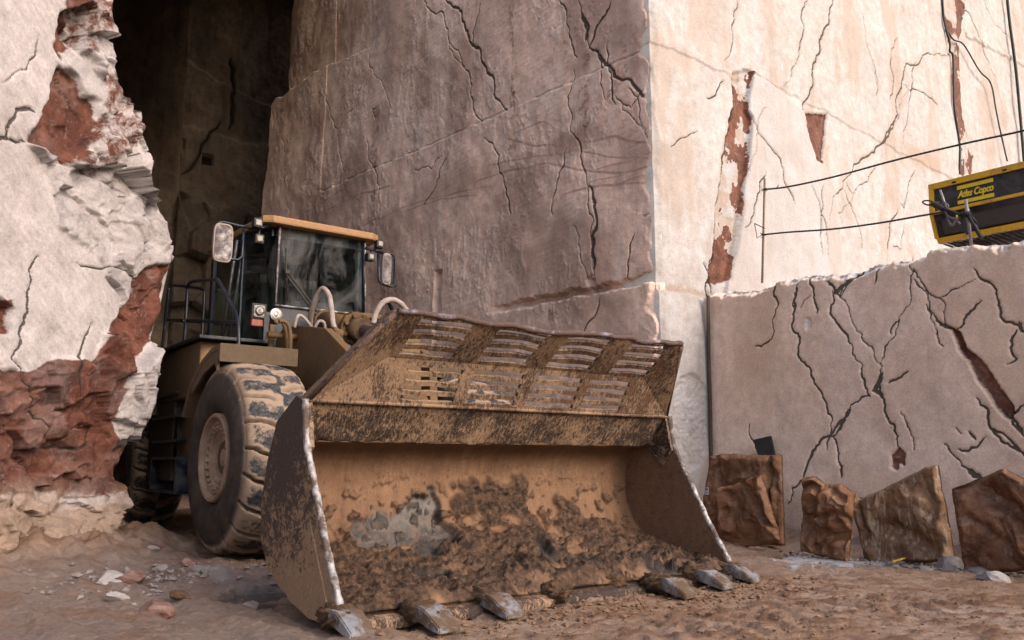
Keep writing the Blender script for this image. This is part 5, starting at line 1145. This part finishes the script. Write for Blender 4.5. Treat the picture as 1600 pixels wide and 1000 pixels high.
mb.build('yellow_frame', M['mach_yellow'], mach)
for x in (.30, .85, 1.25):
    MB().box(mp(x, yU+.03, Hm-.03), (.05, .02, .022), bev=.004).build('latch', M['mach_black'], mach)
mb = MB(); mb.box(mp(W_/2, -dm/2, Hm+.005), (W_, dm, .03), bev=.008); mb.build('lid', M['mach_yellow'], mach)
mb = MB()
for i in range(26): mb.box(mp(.04+(W_-.08)*i/25, -.12-.42, .01), (.012, .84, .02))
mb.build('floor_grille', M['dark_steel'], mach)
mb = MB(); zc = zmid*.5
def onlow(x, z): return mp(x, -.09+.09*(z-.055)/(zmid-.06)+.0, z)
for x0, x1 in ((.12, .40), (.43, W_-.12)):
    a0 = Vector(onlow(x0, .085)); a1 = Vector(onlow(x1, .085)); b1 = Vector(onlow(x1, zmid-.075)); b0 = Vector(onlow(x0, zmid-.075)); off = Vector(mp(0, .012, 0))
    mb.quad([a0+off, a1+off, b1+off, b0+off])
    for e in ((a0, a1), (b0, b1), (a0, b0), (a1, b1)): mb.tube([e[0]+off, e[1]+off], .008, 6)
mb.build('vent_panel', M['vent'], mach)
# logo: two bars and the lettering between them
sA = FM.st(1494, 291)[0]-s0; sB = FM.st(1551.5, 285)[0]-s0; zU = zmid+.03; hh = Hm-.055-zU
def onup(x, z, o=.0): return mp(x, .0+yU*(z-zmid)/(Hm-zmid)+o, z)
mb = MB()
for z0, z1 in ((zU+hh*.74, zU+hh*.90), (zU+hh*.10, zU+hh*.26)):
    va = [mb.bm.verts.new(onup(x, z, .035 if False else .006)) for x, z in ((sA, z0), (sB, z0), (sB, z1), (sA, z1))]; mb.bm.faces.new(va)
mb.build('logo_bars', M['logo'], mach)
cu = bpy.data.curves.new('lettering', 'FONT'); cu.body = 'Atlas Copco'; cu.size = .12; cu.shear = .32; cu.extrude = .002; cu.offset = .004; cu.align_x = 'CENTER'; cu.align_y = 'CENTER'; cu.space_character = .92
tmp = bpy.data.objects.new('lettering_curve', cu); COL.objects.link(tmp); bpy.context.view_layer.update()
me = bpy.data.meshes.new_from_object(tmp.evaluated_get(bpy.context.evaluated_depsgraph_get())); bpy.data.objects.remove(tmp)
me.materials.clear(); me.materials.append(M['logo']); xs = [v.co.x for v in me.vertices]; k = (sB-sA)*1.0/(max(xs)-min(xs)); me.transform(Matrix.Diagonal((k, k*1.35, 1, 1)))
lt = bpy.data.objects.new('lettering', me); COL.objects.link(lt); lt.parent = mach; lt.location = onup((sA+sB)/2, zU+hh*.50, .008); lt.rotation_euler = (math.pi/2, 0, 0 if dirn > 0 else math.pi)

# ---- steel post with clamp and coiled hose at the bench edge
def chain(name, label, cat, parts, group=None):
    """parts: (name, material, [(points, radius)...]); points already in world space"""
    o0 = Vector(parts[0][2][0][0][-1]); root = empty(name, o0); tag(root, label, cat, group)
    for nm, mat, tubes in parts:
        mb = MB()
        for P_, r in tubes: mb.tube([Vector(p)-o0 for p in P_], r, 8, smoothpath=0 if len(P_) < 3 else 4)
        mb.build(nm, M[mat], root)
    return root
FP = Frame(BJ-FB.N*.12, FB.D); e = lambda x, y, off=0: FP.w(x, y, off)
chain('anchor_post', 'grey steel post with black clamp and hose end in front of the yellow machine', 'steel post', [
    ('post', 'steel', [([e(1509, 312), e(1518, 384)], .018), ([e(1511, 326), e(1513, 342)], .023)]),
    ('thin_rod', 'steel', [([e(1469, 297, .02), e(1479, 326, .02)], .013)]),
    ('hose_coupling', 'black', [([e(1456, 318, .05), e(1462, 320, .05), e(1474, 327, .05)], .032), ([e(1474, 327, .05), e(1490, 332, .05), e(1506, 338, .04)], .02), ([e(1462, 319, .05), e(1464, 321, .05)], .042)]),
    ('hose_loop', 'black', [([e(1456, 320, .05), e(1448, 320, .05), e(1441.5, 316, .05), e(1446, 313.5, .05), e(1455, 314.5, .05), e(1459, 318, .05)], .009)]),
    ('clamp', 'black', [([e(1502, 336, .03), e(1516, 334, .03)], .035), ([e(1514, 338, .03), e(1522, 352, .03), e(1534, 372, .03)], .024), ([e(1516, 336, .03), e(1526, 348, .03)], .012), ([e(1503, 340, .03), e(1506, 356, .03), e(1512, 366, .03)], .012)]),
    ('wire_tangle', 'chrome', [([e(1478, 330, .05), e(1482, 345, .05), e(1488, 352, .05), e(1494, 345, .05), e(1500, 350, .05)], .014), ([e(1480, 338, .05), e(1490, 342, .05), e(1498, 340, .05)], .016), ([e(1470, 322, .06), e(1476, 316, .06), e(1482, 322, .06), e(1480, 331, .06)], .006)]),
    ('wire_tie', 'mach_yellow', [([e(1495, 336, .06), e(1495, 343, .06)], .012)])])
# ---- rebar post with two wire ropes along the bench edge
FR2 = Frame(BJ-FB.N*.45, FB.D); r_ = lambda x, y, off=0: FR2.w(x, y, off)
b0 = r_(1191, 442); t0 = r_(1195, 279); mb = MB(); mb.tube([Vector(), t0-b0], .016, 8)
for i in range(60): c = (t0-b0)*(i/60); mb.tube([c, c+(t0-b0)*.005], .019, 8)
o = mb.build('rebar_post', M['rebar']); o.location = b0; tag(o, 'thin upright rusty rebar post standing on the left end of the bench', 'rebar post')
def rope(pts, label, knot):
    P_ = [r_(x, y, o_) for x, y, o_ in pts]; mb = MB(); P2 = spline([p-P_[0] for p in P_], 14); mb.tube(P2, .0115, 6)
    for i in range(0, len(P2)-1): mb.tube([P2[i]+(P2[i+1]-P2[i])*.2, P2[i]+(P2[i+1]-P2[i])*.5], .0135, 6)
    for l in knot: mb.tube([r_(x, y, o_)-P_[0] for x, y, o_ in l], .006, 5)
    o = mb.build('wire_rope', M['wire']); o.location = P_[0]; return tag(o, label, 'wire rope', 'wire ropes strung from the rebar post')
rope([(1193, 296, 0.02), (1230, 292, .03), (1300, 277, .03), (1400, 250, .03), (1500, 226, .03), (1605, 203, .03), (1700, 180, .03)], 'upper dark wire rope rising from the rebar post and passing above the yellow machine', [[(1190, 296, .02), (1198, 294, .04)], [(1212, 295, .02), (1217, 289, .03)], [(1190, 298, .0), (1199, 298, .0)]])
rope([(1190, 367, .02), (1230, 363, .03), (1300, 358, .03), (1370, 349, .05), (1440, 337, .10), (1480, 330, .30)], 'lower dark wire rope running from the rebar post to the clamp', [[(1188, 364, .02), (1197, 368, .03), (1189, 371, .02)], [(1179, 349, .02), (1183, 372, .02), (1192, 366, .02)], [(1179, 349, .02), (1195, 357, .02)]])
# ---- black hoses hanging down the lit face, plus a tube for the groove shadow
def lcable(pts, r, label, name='hose'):
    P_ = [FL.w(x, y, o_) for x, y, o_ in pts]; o = MB().tube([p-P_[0] for p in P_], r, 8, smoothpath=5).build(name, M['black']); o.location = P_[0]; return tag(o, label, 'hose', 'hoses hanging on the lit quarry face')
lcable([(1571, -30, .05), (1577, 30, .05), (1581, 60, .05), (1588, 115, .05), (1594, 180, .04), (1600, 250, .05), (1604, 320, .05)], .032, 'thick black hose hanging down the pale quarry face at the right')
lcable([(1478, 45, .06), (1490, 62, .06), (1506, 70, .07), (1530, 110, .05), (1548, 130, .05), (1556, 170, .05), (1562, 200, .05), (1574, 252, .05)], .016, 'thin black cable slanting from the dark groove down to the yellow machine', 'cable')
lcable([(1471, -30, .06), (1475, 30, .06), (1484, 66, .08), (1484, 80, .06), (1489, 88, .05), (1490, 130, .03), (1491, 165, .03), (1498, 215, .03), (1500, 238, .03), (1499, 272, .03)], .022, 'dark tube standing in for the shadow along the left edge of the broken groove', 'cable')  # shadow edge of the groove, drawn as a dark tube
P_ = [FB.w(1106.5, 462, .05), FB.w(1107, 540, .05), FB.w(1110, 640, .05), FB.w(1111, 715, .05), FB.w(1111, 835, .05)]; o = MB().tube([p-P_[-1] for p in P_], .026, 8).build('gap_strip', M['dark_steel']); o.location = P_[-1]; tag(o, 'dark vertical pipe standing in for the dark gap between pale face and bench', 'gap_strip')  # tube drawn where the corner has only a dark gap

# ---- loose stones
def stone(px, py, r, mat, label, seed, flat=.6, z=None):
    g = gnd(px, py, .03) if z is None else Vector(z); rr = random.Random(seed); bm = bmesh.new(); bmesh.ops.create_icosphere(bm, subdivisions=3, radius=1)
    pl = [(Vector((rr.uniform(-1, 1), rr.uniform(-1, 1), rr.uniform(-1, 1))).normalized(), rr.uniform(.5, .85)) for _ in range(9)]
    for v in bm.verts:
        c = v.co.copy()
        for n, d in pl:
            k = c.dot(n)
            if k > d: c -= n*(k-d)
        c *= 1+.05*rr.uniform(-1, 1); v.co = Vector((c.x*r*1.25, c.y*r, c.z*r*flat))
    me = bpy.data.meshes.new('stone'); bm.to_mesh(me); bm.free(); me.materials.append(M[mat]); o = bpy.data.objects.new('stone', me); COL.objects.link(o)
    o.location = (g[0], g[1], gz(g[0], g[1])+r*flat*.3); o.rotation_euler = (rr.uniform(-.3, .3), rr.uniform(-.3, .3), rr.uniform(0, 6)); return tag(o, label, 'stone', 'loose stones at the rock foot')
for i, a in enumerate([(241, 949, .13, 'stone_red', 'red and white stone lying alone on mud left of the bucket'), (200, 922, .12, 'stone_red', 'large red and white broken stone on the mud heap'), (173, 925, .10, 'stone_white', 'bluish white stone left of the large red one on the mud heap'), (222, 918, .05, 'stone_white', 'small white chip right of the large red stone'), (184, 940, .07, 'stone_white', 'small white stone just below the white and red pair'),
    (238, 884, .06, 'stone_white', 'small pale stone at the right foot of the rock buttress'), (248, 880, .07, 'stone_red', 'reddish stone beside a small pale one at the buttress foot'), (290, 902, .08, 'stone_red', 'brown angular stone on mud in front of the tyre'), (312, 908, .07, 'stone_grey', 'grey stone in front of the tyre right of a brown one'), (343, 914, .09, 'stone_grey', 'square grey stone nearest the puddle'), (328, 912, .08, 'stone_grey', 'flat grey stone left of the square one'),
    (250, 906, .06, 'stone_grey', 'dusty grey stone below the buttress foot'), (282, 936, .07, 'clod', 'brown mud lump right of the lone red stone'), (1255, 862, .06, 'stone_white', 'pale stone under the crushed metal cushion'), (1482, 884, .15, 'stone_grey', 'large grey stone between the streaked and darkest cushions'), (1551, 902, .13, 'stone_white', 'flat pale stone before the darkest cushion'), (1533, 892, .09, 'stone_grey', 'grey stone left of the flat pale one by the darkest cushion'), (1448, 888, .07, 'stone_grey', 'small grey stone before the streaked cushion'), (392, 940, .06, 'stone_grey', 'muddy stone at the edge of the dark puddle')]):
    stone(*a, seed=900+i)
# ---- crumbs of stone and mud, too many to count
def scatter(name, n, pick, mat, rmin, rmax, seed):
    rr = random.Random(seed); V = []; F = []; base = [Vector(v) for v in ((1, 0, 0), (-.9, .2, 0), (0, 1, .1), (.1, -1, 0), (0, .1, .8), (.1, 0, -.8), )]
    tri = [(0, 2, 4), (2, 1, 4), (1, 3, 4), (3, 0, 4), (2, 0, 5), (1, 2, 5), (3, 1, 5), (0, 3, 5)]
    for i in range(n):
        x, y = pick(rr); r = rmin+(rmax-rmin)*rr.random()**3; k = len(V); rot = Matrix.Rotation(rr.uniform(0, 6.3), 3, 'Z') @ Matrix.Rotation(rr.uniform(-.6, .6), 3, 'X'); z = gz(x, y)
        for b in base: p = rot @ (b*r*rr.uniform(.6, 1.2)); V.append((x+p.x, y+p.y, z+p.z*.7+r*.15))
        F += [(a+k, b+k, c+k) for a, b, c in tri]
    return tag(fastmesh(name, V, F, M[mat], smooth=False), kind='stuff')
def near_line(q0, q1, sp):
    a = gnd(*q0); b = gnd(*q1)
    def f(rr): t = rr.random(); return a[0]+(b[0]-a[0])*t+rr.gauss(0, sp), a[1]+(b[1]-a[1])*t+rr.gauss(0, sp)
    return f
tag(scatter('gravel', 900, near_line((1240, 868), (1640, 905), .16), 'stone_grey', .008, .05, 1), 'grey gravel strewn along the foot of the bench', 'gravel')
tag(scatter('gravel', 520, near_line((120, 935), (400, 905), .34), 'stone_grey', .005, .045, 2), 'grey stone chips at the foot of the rock buttress', 'gravel')
tag(scatter('mud_crumbs', 1500, near_line((640, 985), (1240, 912), .28), 'crumb', .006, .035, 3), 'brown mud crumbs fallen around the bucket teeth', 'mud')
tag(scatter('mud_crumbs', 1300, near_line((900, 1010), (1560, 950), .6), 'crumb', .004, .018, 4), 'brown mud crumbs on the trodden ground at the right', 'mud')
